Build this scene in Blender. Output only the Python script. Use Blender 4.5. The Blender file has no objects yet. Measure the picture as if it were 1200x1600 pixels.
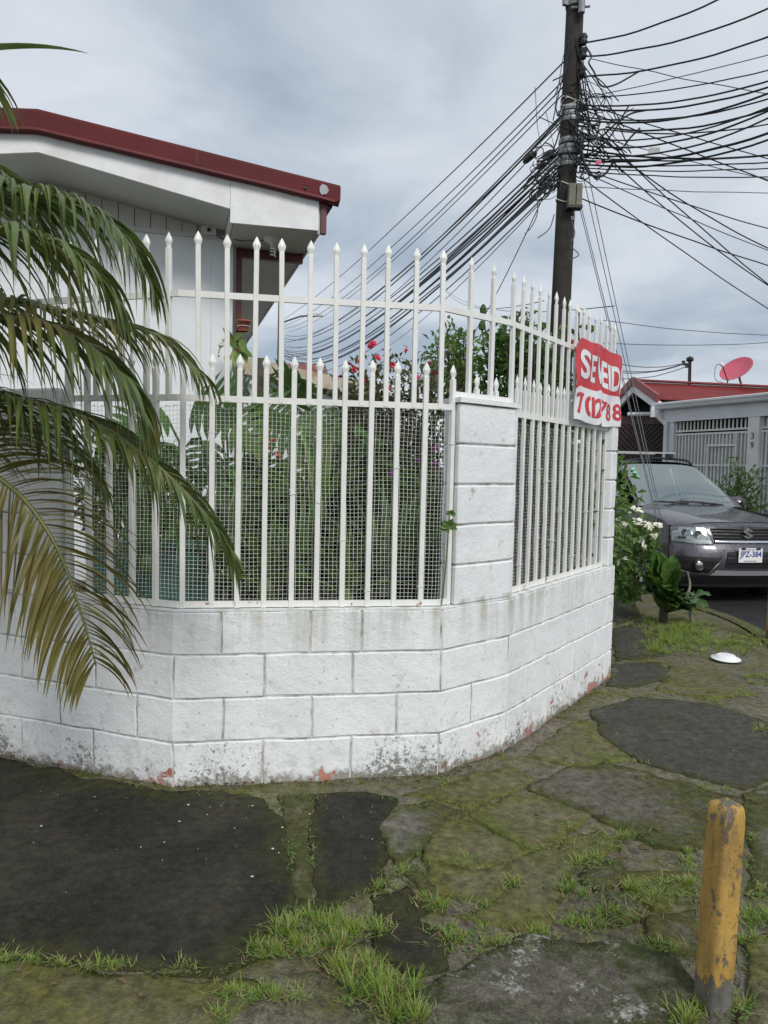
import bpy, bmesh, math, random
from mathutils import Vector, Matrix, noise

SC = bpy.context.scene
COL = SC.collection
random.seed(7)
V = Vector
RAD = math.radians

# ------------------------------------------------------------------ camera
CZ = 1.47
PITCH, ROLL, FPX = RAD(3.6), 0.022, 1155.6
_f = V((0, math.cos(PITCH), -math.sin(PITCH)))
_u0 = V((0, math.sin(PITCH), math.cos(PITCH)))
_r0 = V((1, 0, 0))
_r = _r0 * math.cos(ROLL) + _u0 * math.sin(ROLL)
_u = _u0 * math.cos(ROLL) - _r0 * math.sin(ROLL)
cam_d = bpy.data.cameras.new('camera')
cam_d.lens = 26.0
cam_d.sensor_width = 36.0
cam_d.sensor_fit = 'AUTO'
cam_d.clip_start = 0.05
cam_d.clip_end = 2000
cam = bpy.data.objects.new('camera', cam_d)
COL.objects.link(cam)
M = Matrix.Identity(4)
for i in range(3):
    M[i][0], M[i][1], M[i][2] = _r[i], _u[i], -_f[i]
M[2][3] = CZ
cam.matrix_world = M
SC.camera = cam


def ray(x, y):
    return _f + _r * ((x - 600) / FPX) + _u * ((800 - y) / FPX)


def at(x, y, Y):                       # the point seen at (x, y) that stands Y metres away
    d = ray(x, y)
    return V((0, 0, CZ)) + d * (Y / d.y)


def gnd(x, y, z=0.0):                  # the point of the ground seen at (x, y)
    d = ray(x, y)
    return V((0, 0, CZ)) + d * ((z - CZ) / d.z)


def proj(p):
    q = V(p) - V((0, 0, CZ))
    d = q.dot(_f)
    return 600 + FPX * q.dot(_r) / d, 800 - FPX * q.dot(_u) / d


# ------------------------------------------------------------------ sky, sun, exposure
SUN_EL, SUN_AZ = RAD(42), RAD(155)      # azimuth clockwise from +Y
W = bpy.data.worlds.new('World')
SC.world = W
W.use_nodes = True
nt = W.node_tree
for n in list(nt.nodes):
    nt.nodes.remove(n)
out = nt.nodes.new('ShaderNodeOutputWorld')
bg = nt.nodes.new('ShaderNodeBackground')
bg.inputs['Strength'].default_value = 0.1
sky = nt.nodes.new('ShaderNodeTexSky')
sky.sky_type = 'NISHITA'
sky.sun_disc = False
sky.sun_elevation = SUN_EL
sky.sun_rotation = SUN_AZ
tc = nt.nodes.new('ShaderNodeTexCoord')
sep = nt.nodes.new('ShaderNodeSeparateXYZ')
nt.links.new(tc.outputs['Generated'], sep.inputs[0])


def wmath(op, a, b=None):
    n = nt.nodes.new('ShaderNodeMath')
    n.operation = op
    for k, s in enumerate((a, b)):
        if s is None:
            continue
        if isinstance(s, (int, float)):
            n.inputs[k].default_value = s
        else:
            nt.links.new(s, n.inputs[k])
    return n.outputs[0]


den = wmath('ADD', wmath('ABSOLUTE', sep.outputs['Z']), 0.22)
cx = wmath('DIVIDE', sep.outputs['X'], den)
cy = wmath('DIVIDE', sep.outputs['Y'], den)
cmb = nt.nodes.new('ShaderNodeCombineXYZ')
nt.links.new(wmath('ADD', cx, 2.5), cmb.inputs[0])
nt.links.new(cy, cmb.inputs[1])
cmb.inputs[2].default_value = 2.2


def wnoise(scale, detail, rough, dist):
    n = nt.nodes.new('ShaderNodeTexNoise')
    n.inputs['Scale'].default_value = scale
    n.inputs['Detail'].default_value = detail
    n.inputs['Roughness'].default_value = rough
    n.inputs['Distortion'].default_value = dist
    nt.links.new(cmb.outputs[0], n.inputs['Vector'])
    return n.outputs['Fac']


n1 = wnoise(0.62, 3, 0.45, 0.4)
n2 = wnoise(2.1, 6, 0.55, 0.5)
nsum = wmath('ADD', wmath('MULTIPLY', n1, 0.72), wmath('MULTIPLY', n2, 0.28))
ramp = nt.nodes.new('ShaderNodeValToRGB')
els = ramp.color_ramp.elements
els[0].position = 0.36
els[0].color = (0.33, 0.395, 0.475, 1)
els[1].position = 0.60
els[1].color = (0.74, 0.765, 0.80, 1)
e = els.new(0.45)
e.color = (0.55, 0.595, 0.655, 1)
nt.links.new(nsum, ramp.inputs[0])
mul = nt.nodes.new('ShaderNodeVectorMath')
mul.operation = 'SCALE'
mul.inputs['Scale'].default_value = 7.6
nt.links.new(ramp.outputs[0], mul.inputs[0])
mixw = nt.nodes.new('ShaderNodeMix')
mixw.data_type = 'RGBA'
mixw.inputs[0].default_value = 0.94
nt.links.new(sky.outputs[0], mixw.inputs[6])
nt.links.new(mul.outputs[0], mixw.inputs[7])
nt.links.new(mixw.outputs[2], bg.inputs['Color'])
nt.links.new(bg.outputs[0], out.inputs[0])

sun_d = bpy.data.lights.new('sun', 'SUN')
sun_d.energy = 1.4
sun_d.angle = RAD(20)
sun_d.color = (1.0, 0.965, 0.91)
sun = bpy.data.objects.new('sun', sun_d)
COL.objects.link(sun)
sdir = V((math.sin(SUN_AZ) * math.cos(SUN_EL), math.cos(SUN_AZ) * math.cos(SUN_EL), math.sin(SUN_EL)))
sun.rotation_euler = sdir.to_track_quat('Z', 'Y').to_euler()
sun.location = sdir * 30

SC.view_settings.view_transform = 'Standard'
SC.view_settings.look = 'None'
SC.view_settings.gamma = 1
SC.view_settings.use_curve_mapping = False
SC.view_settings.exposure = 0.62
SC.cycles.max_bounces = 6
SC.cycles.transparent_max_bounces = 16


# ------------------------------------------------------------------ materials
class NB:
    def __init__(self, name):
        self.m = bpy.data.materials.new(name)
        self.m.use_nodes = True
        self.t = self.m.node_tree
        self.b = self.t.nodes['Principled BSDF']
        self.co = self.t.nodes.new('ShaderNodeTexCoord').outputs['Object']

    def put(self, sock, val):
        if val is None:
            return
        if hasattr(val, 'is_linked'):
            self.t.links.new(val, sock)
        elif isinstance(val, (tuple, list)):
            sock.default_value = (*val, 1) if len(val) == 3 and sock.type == 'RGBA' else val
        else:
            sock.default_value = val

    def set(self, **k):
        for a, v in k.items():
            self.put(self.b.inputs[a.replace('_', ' ')], v)
        return self

    def map(self, scale):
        n = self.t.nodes.new('ShaderNodeMapping')
        n.inputs['Scale'].default_value = scale
        self.t.links.new(self.co, n.inputs[0])
        return n.outputs[0]

    def noise(self, scale, detail=4, rough=0.55, dist=0, vec=None, out='Fac'):
        n = self.t.nodes.new('ShaderNodeTexNoise')
        n.inputs['Scale'].default_value = scale
        n.inputs['Detail'].default_value = detail
        n.inputs['Roughness'].default_value = rough
        n.inputs['Distortion'].default_value = dist
        self.t.links.new(vec or self.co, n.inputs['Vector'])
        return n.outputs[out]

    def voro(self, scale, vec=None, out='Distance'):
        n = self.t.nodes.new('ShaderNodeTexVoronoi')
        n.inputs['Scale'].default_value = scale
        self.t.links.new(vec or self.co, n.inputs['Vector'])
        return n.outputs[out]

    def math(self, op, a, b=0.5, clamp=False):
        n = self.t.nodes.new('ShaderNodeMath')
        n.operation = op
        n.use_clamp = clamp
        self.put(n.inputs[0], a)
        self.put(n.inputs[1], b)
        return n.outputs[0]

    def rng(self, v, a, b, c=0.0, d=1.0):
        n = self.t.nodes.new('ShaderNodeMapRange')
        n.inputs[1].default_value, n.inputs[2].default_value = a, b
        n.inputs[3].default_value, n.inputs[4].default_value = c, d
        self.t.links.new(v, n.inputs[0])
        return n.outputs[0]

    def mix(self, fac, a, b):
        n = self.t.nodes.new('ShaderNodeMix')
        n.data_type = 'RGBA'
        self.put(n.inputs[0], fac)
        self.put(n.inputs[6], a)
        self.put(n.inputs[7], b)
        return n.outputs[2]

    def xyz(self):
        n = self.t.nodes.new('ShaderNodeSeparateXYZ')
        self.t.links.new(self.co, n.inputs[0])
        return n.outputs

    def bump(self, h, strength=0.3, dist=0.01, prev=None):
        n = self.t.nodes.new('ShaderNodeBump')
        n.inputs['Strength'].default_value = strength
        n.inputs['Distance'].default_value = dist
        self.t.links.new(h, n.inputs['Height'])
        if prev is not None:
            self.t.links.new(prev, n.inputs['Normal'])
        self.t.links.new(n.outputs[0], self.b.inputs['Normal'])
        return n.outputs[0]


MT = {}


def simple(name, c1, c2=None, scale=6, rough=0.6, metal=0, bump=None, lo=0.35, hi=0.65, **k):
    n = NB(name)
    if c2:
        f = n.rng(n.noise(scale, 5, 0.6), lo, hi)
        n.set(Base_Color=n.mix(f, c1, c2))
    else:
        n.set(Base_Color=c1)
    n.set(Roughness=rough, Metallic=metal, **k)
    if bump:
        n.bump(n.noise(bump[0], 4, 0.6), bump[1], bump[2])
    MT[name] = n.m
    return n.m


def leafmat(name, c1, c2, scale=9, rough=0.45, trans=0.25, tip=None):
    n = NB(name)
    f = n.rng(n.noise(scale, 3, 0.6), 0.3, 0.7)
    col = n.mix(f, c1, c2)
    if tip:
        f2 = n.rng(n.noise(scale * 0.45, 3, 0.6, 0.5), 0.55, 0.68)
        col = n.mix(f2, col, tip)
    n.set(Base_Color=col, Roughness=rough)
    t = n.t
    tr = t.nodes.new('ShaderNodeBsdfTranslucent')
    t.links.new(col, tr.inputs[0])
    mx = t.nodes.new('ShaderNodeMixShader')
    mx.inputs[0].default_value = trans
    t.links.new(n.b.outputs[0], mx.inputs[1])
    t.links.new(tr.outputs[0], mx.inputs[2])
    t.links.new(mx.outputs[0], t.nodes['Material Output'].inputs[0])
    MT[name] = n.m
    return n.m


def wall_paint():
    n = NB('block_paint')
    z = n.xyz()[2]
    x = n.xyz()[0]
    base = n.mix(n.rng(n.noise(3.0, 4, 0.6), 0.3, 0.7), (0.74, 0.765, 0.775), (0.86, 0.87, 0.87))
    # blotchy grey dirt, more of it low down
    low = n.rng(z, 0.30, 0.02)
    ab = n.math('LESS_THAN', z, 0.83)
    d = n.math('ADD', n.noise(11, 6, 0.72), n.math('MULTIPLY', low, 0.12))
    base = n.mix(n.math('MULTIPLY', n.rng(d, 0.55, 0.78), 0.5), base, (0.42, 0.42, 0.38))
    # mildew freckles in a few places near the foot
    big = n.rng(n.noise(2.3, 2, 0.5, 0.3), 0.42, 0.60)
    m = n.math('ADD', n.noise(46, 6, 0.78), n.math('MULTIPLY', n.math('MULTIPLY', low, big), 0.17))
    base = n.mix(n.math('MULTIPLY', n.rng(m, 0.61, 0.69), 0.8), base, (0.085, 0.09, 0.07))
    rim = n.math('ADD', n.noise(18, 5, 0.7), n.math('MULTIPLY', n.rng(z, 0.075, 0.0), 0.30))
    base = n.mix(n.math('MULTIPLY', n.rng(rim, 0.62, 0.78), 0.75), base, (0.16, 0.14, 0.10))
    # run-off under the coping
    strk = n.noise(1.0, 4, 0.6, 0, n.map((13, 13, 1.2)))
    top = n.rng(z, 0.52, 0.82)
    top = n.math('MULTIPLY', top, n.math('LESS_THAN', z, 0.83))
    base = n.mix(n.math('MULTIPLY', n.math('MULTIPLY', n.rng(strk, 0.46, 0.68), top), 0.9), base, (0.42, 0.42, 0.33))
    # paint flaked down to the old salmon primer
    right = n.rng(x, 0.2, 1.9, 0.0, 0.07)
    pl = n.math('ADD', n.math('MULTIPLY', n.noise(9, 7, 0.72, 0.2), 1.0), n.math('MULTIPLY', n.rng(z, 0.24, 0.0), 0.125))
    pl = n.math('ADD', pl, right)
    pk = n.math('MULTIPLY', n.rng(pl, 0.70, 0.715), ab)
    base = n.mix(pk, base, n.mix(n.rng(n.noise(40, 4), 0.4, 0.6), (0.55, 0.27, 0.21), (0.40, 0.13, 0.10)))
    n.set(Base_Color=base, Roughness=0.62)
    h = n.math('ADD', n.math('MULTIPLY', n.noise(34, 5, 0.6), 0.7), n.math('MULTIPLY', n.noise(130, 3, 0.6), 0.35))
    h = n.math('SUBTRACT', h, n.math('MULTIPLY', pk, 0.25))
    n.bump(h, 0.7, 0.009)
    MT['block_paint'] = n.m


def fence_paint():
    n = NB('fence_paint')
    n.co = n.t.nodes.new('ShaderNodeNewGeometry').outputs['Position']
    z = n.xyz()[2]
    base = n.mix(n.rng(n.noise(7, 4, 0.6), 0.3, 0.7), (0.74, 0.74, 0.71), (0.84, 0.84, 0.81))
    low = n.math('MULTIPLY', n.rng(z, 0.90, 0.80), 0.11)
    r = n.math('ADD', n.noise(16, 6, 0.7), low)
    base = n.mix(n.rng(r, 0.69, 0.75), base, (0.26, 0.11, 0.045))
    n.set(Base_Color=base, Roughness=0.42)
    n.bump(n.noise(60, 3), 0.15, 0.003)
    MT['fence_paint'] = n.m


def ground_mat(name, cols, mossf, moss=(0.160, 0.150, 0.032), rough=0.8, spots=None, bump=0.8, bscale=26, mossw=0.12):
    n = NB(name)
    base = n.mix(n.rng(n.noise(3.1, 6, 0.65, 0.4), 0.34, 0.66), cols[0], cols[1])
    g = n.rng(n.noise(120, 4, 0.8), 0.40, 0.62)
    base = n.mix(n.math('MULTIPLY', g, 0.75), base, cols[2])
    # pale scuffs and grit
    sc = n.rng(n.noise(48, 6, 0.8, 0.4), 0.585, 0.68)
    base = n.mix(n.math('MULTIPLY', sc, 0.45), base, tuple(min(0.4, c * 2.6 + 0.02) for c in cols[1]))
    mk = n.math('ADD', n.math('MULTIPLY', n.noise(1.9, 5, 0.62, 0.6), 0.62), n.math('MULTIPLY', n.noise(17, 6, 0.75, 0.3), 0.38))
    if name.startswith('slab'):
        at_ = n.t.nodes.new('ShaderNodeAttribute')
        at_.attribute_name = 'rim'
        mk = n.math('ADD', mk, n.math('MULTIPLY', at_.outputs['Fac'], 0.30 if name in ('slab_dark', 'slab_patch') else 0.15))
    mk = n.rng(mk, mossf, mossf + mossw)
    mcol = n.mix(n.rng(n.noise(60, 4, 0.7), 0.35, 0.65), moss, (moss[0] * 0.45, moss[1] * 0.52, moss[2] * 0.6))
    mcol = n.mix(n.rng(n.noise(5, 3), 0.4, 0.7), mcol, (moss[0] * 0.62, moss[1] * 0.85, moss[2] * 0.8))
    base = n.mix(n.math('MULTIPLY', mk, 0.92), base, mcol)
    if spots:
        s = n.math('ADD', n.math('MULTIPLY', n.noise(spots[0] * 0.35, 4, 0.6), 0.45), n.math('MULTIPLY', n.noise(spots[0] * 2.4, 6, 0.85), 0.55))
        s = n.rng(s, spots[1] - 0.02, spots[1] + 0.05)
        base = n.mix(s, base, spots[2])
    if name in ('slab_dark', 'slab_patch'):
        v = n.voro(75)
        pick = n.rng(n.noise(30, 3, 0.6), 0.52, 0.60)
        st_ = n.math('MULTIPLY', n.rng(v, 0.30, 0.16), pick)
        base = n.mix(n.math('MULTIPLY', st_, 0.55), base, (0.085, 0.080, 0.066))
        wash = n.rng(n.noise(1.3, 5, 0.6, 0.8), 0.48, 0.66)
        base = n.mix(n.math('MULTIPLY', wash, 0.45), base, (0.062, 0.056, 0.040))
    # coarse mottling so that no slab is one flat tone
    mo = n.rng(n.noise(23, 7, 0.78, 0.3), 0.36, 0.64, 0.55, 1.55)
    vm = n.t.nodes.new('ShaderNodeVectorMath')
    vm.operation = 'SCALE'
    n.t.links.new(base, vm.inputs[0])
    n.t.links.new(mo, vm.inputs['Scale'])
    base = vm.outputs[0]
    n.set(Base_Color=base, Specular_IOR_Level=0.22, Roughness=n.rng(n.noise(5, 3), 0.3, 0.7, rough - 0.05, min(1, rough + 0.15)))
    h = n.math('ADD', n.noise(bscale, 7, 0.72), n.math('MULTIPLY', n.noise(170, 3, 0.6), 0.35))
    h = n.math('ADD', h, n.math('MULTIPLY', mk, 0.15))
    n.bump(h, bump, 0.022)
    MT[name] = n.m


wall_paint()
fence_paint()
ground_mat('pavement', ((0.1470, 0.1344, 0.0966), (0.2520, 0.2268, 0.1680), (0.0714, 0.0650, 0.0484)), 0.47)
ground_mat('slab_dark', ((0.0125, 0.0120, 0.0092), (0.0205, 0.0188, 0.0142), (0.0340, 0.0310, 0.0240)), 0.53, (0.052, 0.049, 0.014), 0.72, None, 0.45, 70, 0.16)
ground_mat('slab_moss', ((0.1368, 0.1231, 0.0775), (0.0866, 0.0798, 0.0502), (0.2166, 0.1961, 0.1254)), 0.42, (0.165, 0.150, 0.034), mossw=0.22)
ground_mat('slab_grey', ((0.1440, 0.1344, 0.1056), (0.2460, 0.2280, 0.1860), (0.0744, 0.0696, 0.0540)), 0.46, (0.105, 0.098, 0.026))
ground_mat('slab_lichen', ((0.1116, 0.1026, 0.0774), (0.1980, 0.1836, 0.1440), (0.0648, 0.0612, 0.0486)), 0.49, (0.070, 0.070, 0.020), 0.85, (16, 0.565, (0.42, 0.42, 0.38)))
ground_mat('slab_worn', ((0.1260, 0.1152, 0.0900), (0.2070, 0.1890, 0.1530), (0.0720, 0.0666, 0.0540)), 0.46, (0.105, 0.096, 0.024), 0.8)
ground_mat('slab_patch', ((0.0540, 0.0513, 0.0432), (0.0837, 0.0783, 0.0648), (0.0351, 0.0338, 0.0270)), 0.55, (0.060, 0.057, 0.016), 0.6, None, 0.4, 70, 0.2)
ground_mat('street_asphalt', ((0.030, 0.030, 0.031), (0.048, 0.047, 0.046), (0.018, 0.018, 0.018)), 0.75, rough=0.55)
ground_mat('soil', ((0.13, 0.10, 0.065), (0.19, 0.15, 0.10), (0.09, 0.07, 0.045)), 0.5)
ground_mat('kerb_concrete', ((0.10, 0.092, 0.070), (0.17, 0.155, 0.12), (0.06, 0.055, 0.04)), 0.44)
simple('mortar', (0.68, 0.69, 0.68), (0.24, 0.24, 0.21), 10, 0.85, bump=(60, 0.5, 0.006), lo=0.42, hi=0.66)
simple('wire_paint', (0.90, 0.91, 0.88), (0.74, 0.75, 0.72), 30, 0.5)
simple('tie_wire', (0.7, 0.7, 0.66), None, 1, 0.5)
simple('house_white', (0.72, 0.76, 0.79), (0.80, 0.83, 0.85), 1.8, 0.6, bump=(70, 0.12, 0.004))
simple('trim_white', (0.80, 0.81, 0.82), (0.64, 0.64, 0.62), 4.5, 0.55, lo=0.42, hi=0.75)
simple('board_grey', (0.62, 0.62, 0.60), (0.55, 0.55, 0.53), 3, 0.6)
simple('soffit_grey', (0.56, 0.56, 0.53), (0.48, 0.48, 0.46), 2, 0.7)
simple('roof_red', (0.130, 0.012, 0.016), (0.078, 0.010, 0.012), 2.5, 0.55, lo=0.3, hi=0.7, Specular_IOR_Level=0.25)
simple('post_red', (0.15, 0.030, 0.035), (0.11, 0.024, 0.028), 5, 0.5)
simple('tin_patch', (0.35, 0.36, 0.38), (0.25, 0.26, 0.28), 9, 0.4)
simple('terracotta', (0.34, 0.095, 0.055), (0.26, 0.07, 0.04), 8, 0.65)
simple('pole_concrete', (0.042, 0.039, 0.033), (0.024, 0.022, 0.019), 5, 0.9, bump=(40, 0.4, 0.006))
simple('band_steel', (0.30, 0.32, 0.33), (0.22, 0.23, 0.24), 20, 0.5, 0.35)
simple('cable_black', (0.016, 0.017, 0.019), None, 1, 0.55)
simple('cable_grey', (0.10, 0.105, 0.11), None, 1, 0.6)
simple('box_olive', (0.16, 0.16, 0.11), (0.11, 0.11, 0.075), 12, 0.6)
simple('tag_pink', (0.65, 0.06, 0.16), None, 1, 0.5)
simple('plastic_white', (0.85, 0.86, 0.87), None, 1, 0.4)
simple('bulb_white', (0.75, 0.75, 0.70), None, 1, 0.35)
simple('black_plastic', (0.012, 0.012, 0.013), None, 1, 0.45)
simple('rubber', (0.018, 0.018, 0.018), (0.03, 0.029, 0.027), 20, 0.8)
n_ = NB('car_paint')
n_.set(Base_Color=(0.100, 0.095, 0.108), Roughness=n_.rng(n_.noise(38, 5, 0.7), 0.40, 0.62, 0.20, 0.42), Metallic=0.55, Coat_Weight=0.8, Coat_Roughness=0.06)
n_.bump(n_.noise(55, 4, 0.7), 0.10, 0.003)
MT['car_paint'] = n_.m
simple('chrome', (0.75, 0.76, 0.78), None, 1, 0.14, 1.0)
simple('grille_dark', (0.055, 0.056, 0.060), None, 1, 0.3, 0.5)
simple('silver', (0.55, 0.56, 0.57), None, 1, 0.35, 0.6)
simple('lamp_reflector', (0.62, 0.63, 0.62), (0.25, 0.26, 0.26), 26, 0.12, 0.85)
simple('seat_cloth', (0.05, 0.05, 0.052), None, 1, 0.8)
simple('sticker_green', (0.20, 0.55, 0.30), None, 1, 0.5)
simple('plate_white', (0.80, 0.81, 0.80), None, 1, 0.45)
simple('plate_blue', (0.03, 0.06, 0.28), None, 1, 0.5)
simple('ink_black', (0.02, 0.02, 0.02), None, 1, 0.6)
simple('number_green', (0.10, 0.13, 0.11), None, 1, 0.6)
simple('tile_red', (0.33, 0.060, 0.055), (0.25, 0.045, 0.042), 3, 0.45, bump=(30, 0.15, 0.004))
simple('gutter_grey', (0.70, 0.72, 0.73), (0.62, 0.64, 0.65), 2.5, 0.5)
simple('gate_paint', (0.78, 0.78, 0.74), (0.70, 0.70, 0.66), 4, 0.5)
simple('sheet_grey', (0.52, 0.53, 0.50), (0.44, 0.45, 0.42), 3, 0.6)
simple('dark_wood', (0.060, 0.034, 0.028), (0.035, 0.021, 0.018), 8, 0.6)
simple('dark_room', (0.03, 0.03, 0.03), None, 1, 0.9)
simple('dish_pink', (0.62, 0.115, 0.17), (0.55, 0.10, 0.15), 3, 0.45)
simple('banner_red', (0.62, 0.035, 0.050), (0.54, 0.03, 0.042), 4, 0.5)
simple('banner_white', (0.82, 0.83, 0.84), (0.74, 0.75, 0.76), 4, 0.5)
simple('rusty_cream', (0.62, 0.55, 0.42), (0.36, 0.20, 0.10), 5, 0.6, lo=0.5, hi=0.72)
simple('tank_teal', (0.065, 0.21, 0.17), (0.11, 0.27, 0.21), 3, 0.5)
simple('window_dark', (0.03, 0.035, 0.04), None, 1, 0.1)
simple('bark', (0.10, 0.085, 0.062), (0.05, 0.042, 0.03), 14, 0.85, bump=(30, 0.6, 0.01))
simple('dry_stick', (0.26, 0.235, 0.19), (0.17, 0.15, 0.12), 20, 0.8)
simple('litter_brown', (0.16, 0.11, 0.06), (0.09, 0.06, 0.035), 20, 0.8)
simple('petal_pink', (0.62, 0.035, 0.10), (0.70, 0.12, 0.16), 30, 0.5)
simple('petal_coral', (0.72, 0.17, 0.10), (0.75, 0.25, 0.16), 30, 0.5)
simple('petal_white', (0.86, 0.83, 0.68), (0.88, 0.87, 0.80), 30, 0.5)
simple('petal_purple', (0.28, 0.06, 0.30), None, 30, 0.5)
simple('fleck_white', (0.62, 0.62, 0.58), None, 1, 0.8)
leafmat('palm_leaf', (0.085, 0.135, 0.032), (0.185, 0.235, 0.075), 5, 0.32, 0.32, (0.24, 0.22, 0.075))
leafmat('palm_leaf_tired', (0.150, 0.150, 0.040), (0.225, 0.190, 0.060), 8, 0.4, 0.3, (0.19, 0.115, 0.045))
simple('palm_rachis', (0.15, 0.15, 0.045), (0.10, 0.115, 0.03), 9, 0.5)
leafmat('leaf_deep', (0.060, 0.135, 0.030), (0.105, 0.200, 0.048), 12, 0.42, 0.42)
leafmat('leaf_mid', (0.105, 0.205, 0.045), (0.180, 0.290, 0.075), 12, 0.45, 0.42)
leafmat('leaf_light', (0.165, 0.264, 0.057), (0.248, 0.346, 0.099), 12, 0.45, 0.42)
leafmat('leaf_pale', (0.159, 0.244, 0.104), (0.244, 0.329, 0.159), 12, 0.45, 0.42)
leafmat('leaf_olive', (0.075, 0.100, 0.034), (0.125, 0.125, 0.052), 14, 0.5, 0.35)
leafmat('leaf_glossy', (0.055, 0.125, 0.024), (0.105, 0.195, 0.042), 6, 0.3, 0.28)
leafmat('blade_green', (0.160, 0.265, 0.034), (0.290, 0.390, 0.070), 10, 0.5, 0.38)
leafmat('blade_dry', (0.312, 0.264, 0.120), (0.408, 0.348, 0.168), 10, 0.6, 0.3)


def bollard_mat():
    n = NB('bollard_paint')
    z = n.xyz()[2]
    y = n.mix(n.rng(n.noise(9, 4), 0.3, 0.7), (0.44, 0.255, 0.050), (0.54, 0.34, 0.085))
    grey = n.mix(n.rng(n.noise(30, 4), 0.3, 0.7), (0.085, 0.08, 0.07), (0.17, 0.165, 0.15))
    w = n.math('ADD', n.noise(13, 8, 0.8, 0.3, n.map((1, 1, 0.5))), n.math('MULTIPLY', n.rng(z, 0.13, -0.02), 0.20))
    w = n.math('ADD', w, n.math('MULTIPLY', n.rng(z, 0.52, 0.58), 0.05))
    k = n.rng(w, 0.575, 0.60)
    sp = n.rng(n.noise(75, 5, 0.7), 0.62, 0.66)
    k = n.math('MAXIMUM', k, n.math('MULTIPLY', sp, 0.85))
    stn = n.rng(n.noise(9, 7, 0.8, 0, n.map((1, 1, 0.45))), 0.42, 0.72, 0.0, 0.75)
    y = n.mix(stn, y, (0.145, 0.105, 0.05))
    drip = n.rng(n.noise(1.0, 5, 0.7, 0, n.map((42, 42, 5))), 0.50, 0.70, 0.0, 0.65)
    y = n.mix(drip, y, (0.13, 0.10, 0.055))
    n.set(Base_Color=n.mix(k, y, grey), Roughness=0.65)
    h = n.math('SUBTRACT', n.math('MULTIPLY', n.noise(70, 5), 0.4), n.math('MULTIPLY', k, 0.35))
    n.bump(h, 0.8, 0.006)
    MT['bollard_paint'] = n.m


bollard_mat()


def glass_mat(name, tint, gl, amount=1.0):
    m = bpy.data.materials.new(name)
    m.use_nodes = True
    t = m.node_tree
    t.nodes.remove(t.nodes['Principled BSDF'])
    a = t.nodes.new('ShaderNodeBsdfTransparent')
    a.inputs[0].default_value = (*tint, 1)
    g = t.nodes.new('ShaderNodeBsdfGlossy')
    g.inputs['Roughness'].default_value = 0.05
    g.inputs['Color'].default_value = (0.85, 0.95, 0.93, 1)
    fr = t.nodes.new('ShaderNodeFresnel')
    fr.inputs[0].default_value = gl
    mx = t.nodes.new('ShaderNodeMixShader')
    ml = t.nodes.new('ShaderNodeMath')
    ml.operation = 'MULTIPLY'
    ml.inputs[1].default_value = amount
    t.links.new(fr.outputs[0], ml.inputs[0])
    t.links.new(ml.outputs[0], mx.inputs[0])
    t.links.new(a.outputs[0], mx.inputs[1])
    t.links.new(g.outputs[0], mx.inputs[2])
    t.links.new(mx.outputs[0], t.nodes['Material Output'].inputs[0])
    MT[name] = m


glass_mat('glass_windscreen', (0.62, 0.74, 0.70), 4.6)
glass_mat('glass_dark', (0.06, 0.07, 0.07), 1.4, 0.35)
glass_mat('glass_lens', (0.92, 0.94, 0.94), 1.45)


# ------------------------------------------------------------------ mesh helpers
def tag(o, label=None, cat=None, group=None, kind=None):
    if label:
        o['label'] = label
    if cat:
        o['category'] = cat
    if group:
        o['group'] = group
    if kind:
        o['kind'] = kind
    return o


WM = {}                                # world matrices of the things' bases


def empty(name, loc=(0, 0, 0), rz=0.0):
    o = bpy.data.objects.new(name, None)
    o.empty_display_size = 0.1
    o.location = loc
    o.rotation_euler = (0, 0, rz)
    COL.objects.link(o)
    WM[o.name] = Matrix.LocRotScale(V(loc), o.rotation_euler, None)
    return o


def link_mesh(name, me, parent=None):
    o = bpy.data.objects.new(name, me)
    COL.objects.link(o)
    if parent is not None:
        o.parent = parent
        # world-space meshes keep their place under a thing that stands elsewhere
        o.matrix_parent_inverse = Matrix.Identity(4)
    return o


def child_world(o, parent):
    """parent o (whose mesh is in world space) to parent, which may stand at its own base"""
    o.parent = parent
    o.matrix_parent_inverse = WM.get(parent.name, Matrix.Identity(4)).inverted()


def make_mesh(name, v, f, mats, smooth=False, fm=None):
    me = bpy.data.meshes.new(name)
    me.from_pydata([tuple(p) for p in v], [], f)
    if not isinstance(mats, (list, tuple)):
        mats = [mats]
    for m in mats:
        me.materials.append(MT[m] if isinstance(m, str) else m)
    if fm:
        me.polygons.foreach_set('material_index', fm)
    if smooth:
        me.polygons.foreach_set('use_smooth', [True] * len(me.polygons))
    me.update()
    return me


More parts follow.
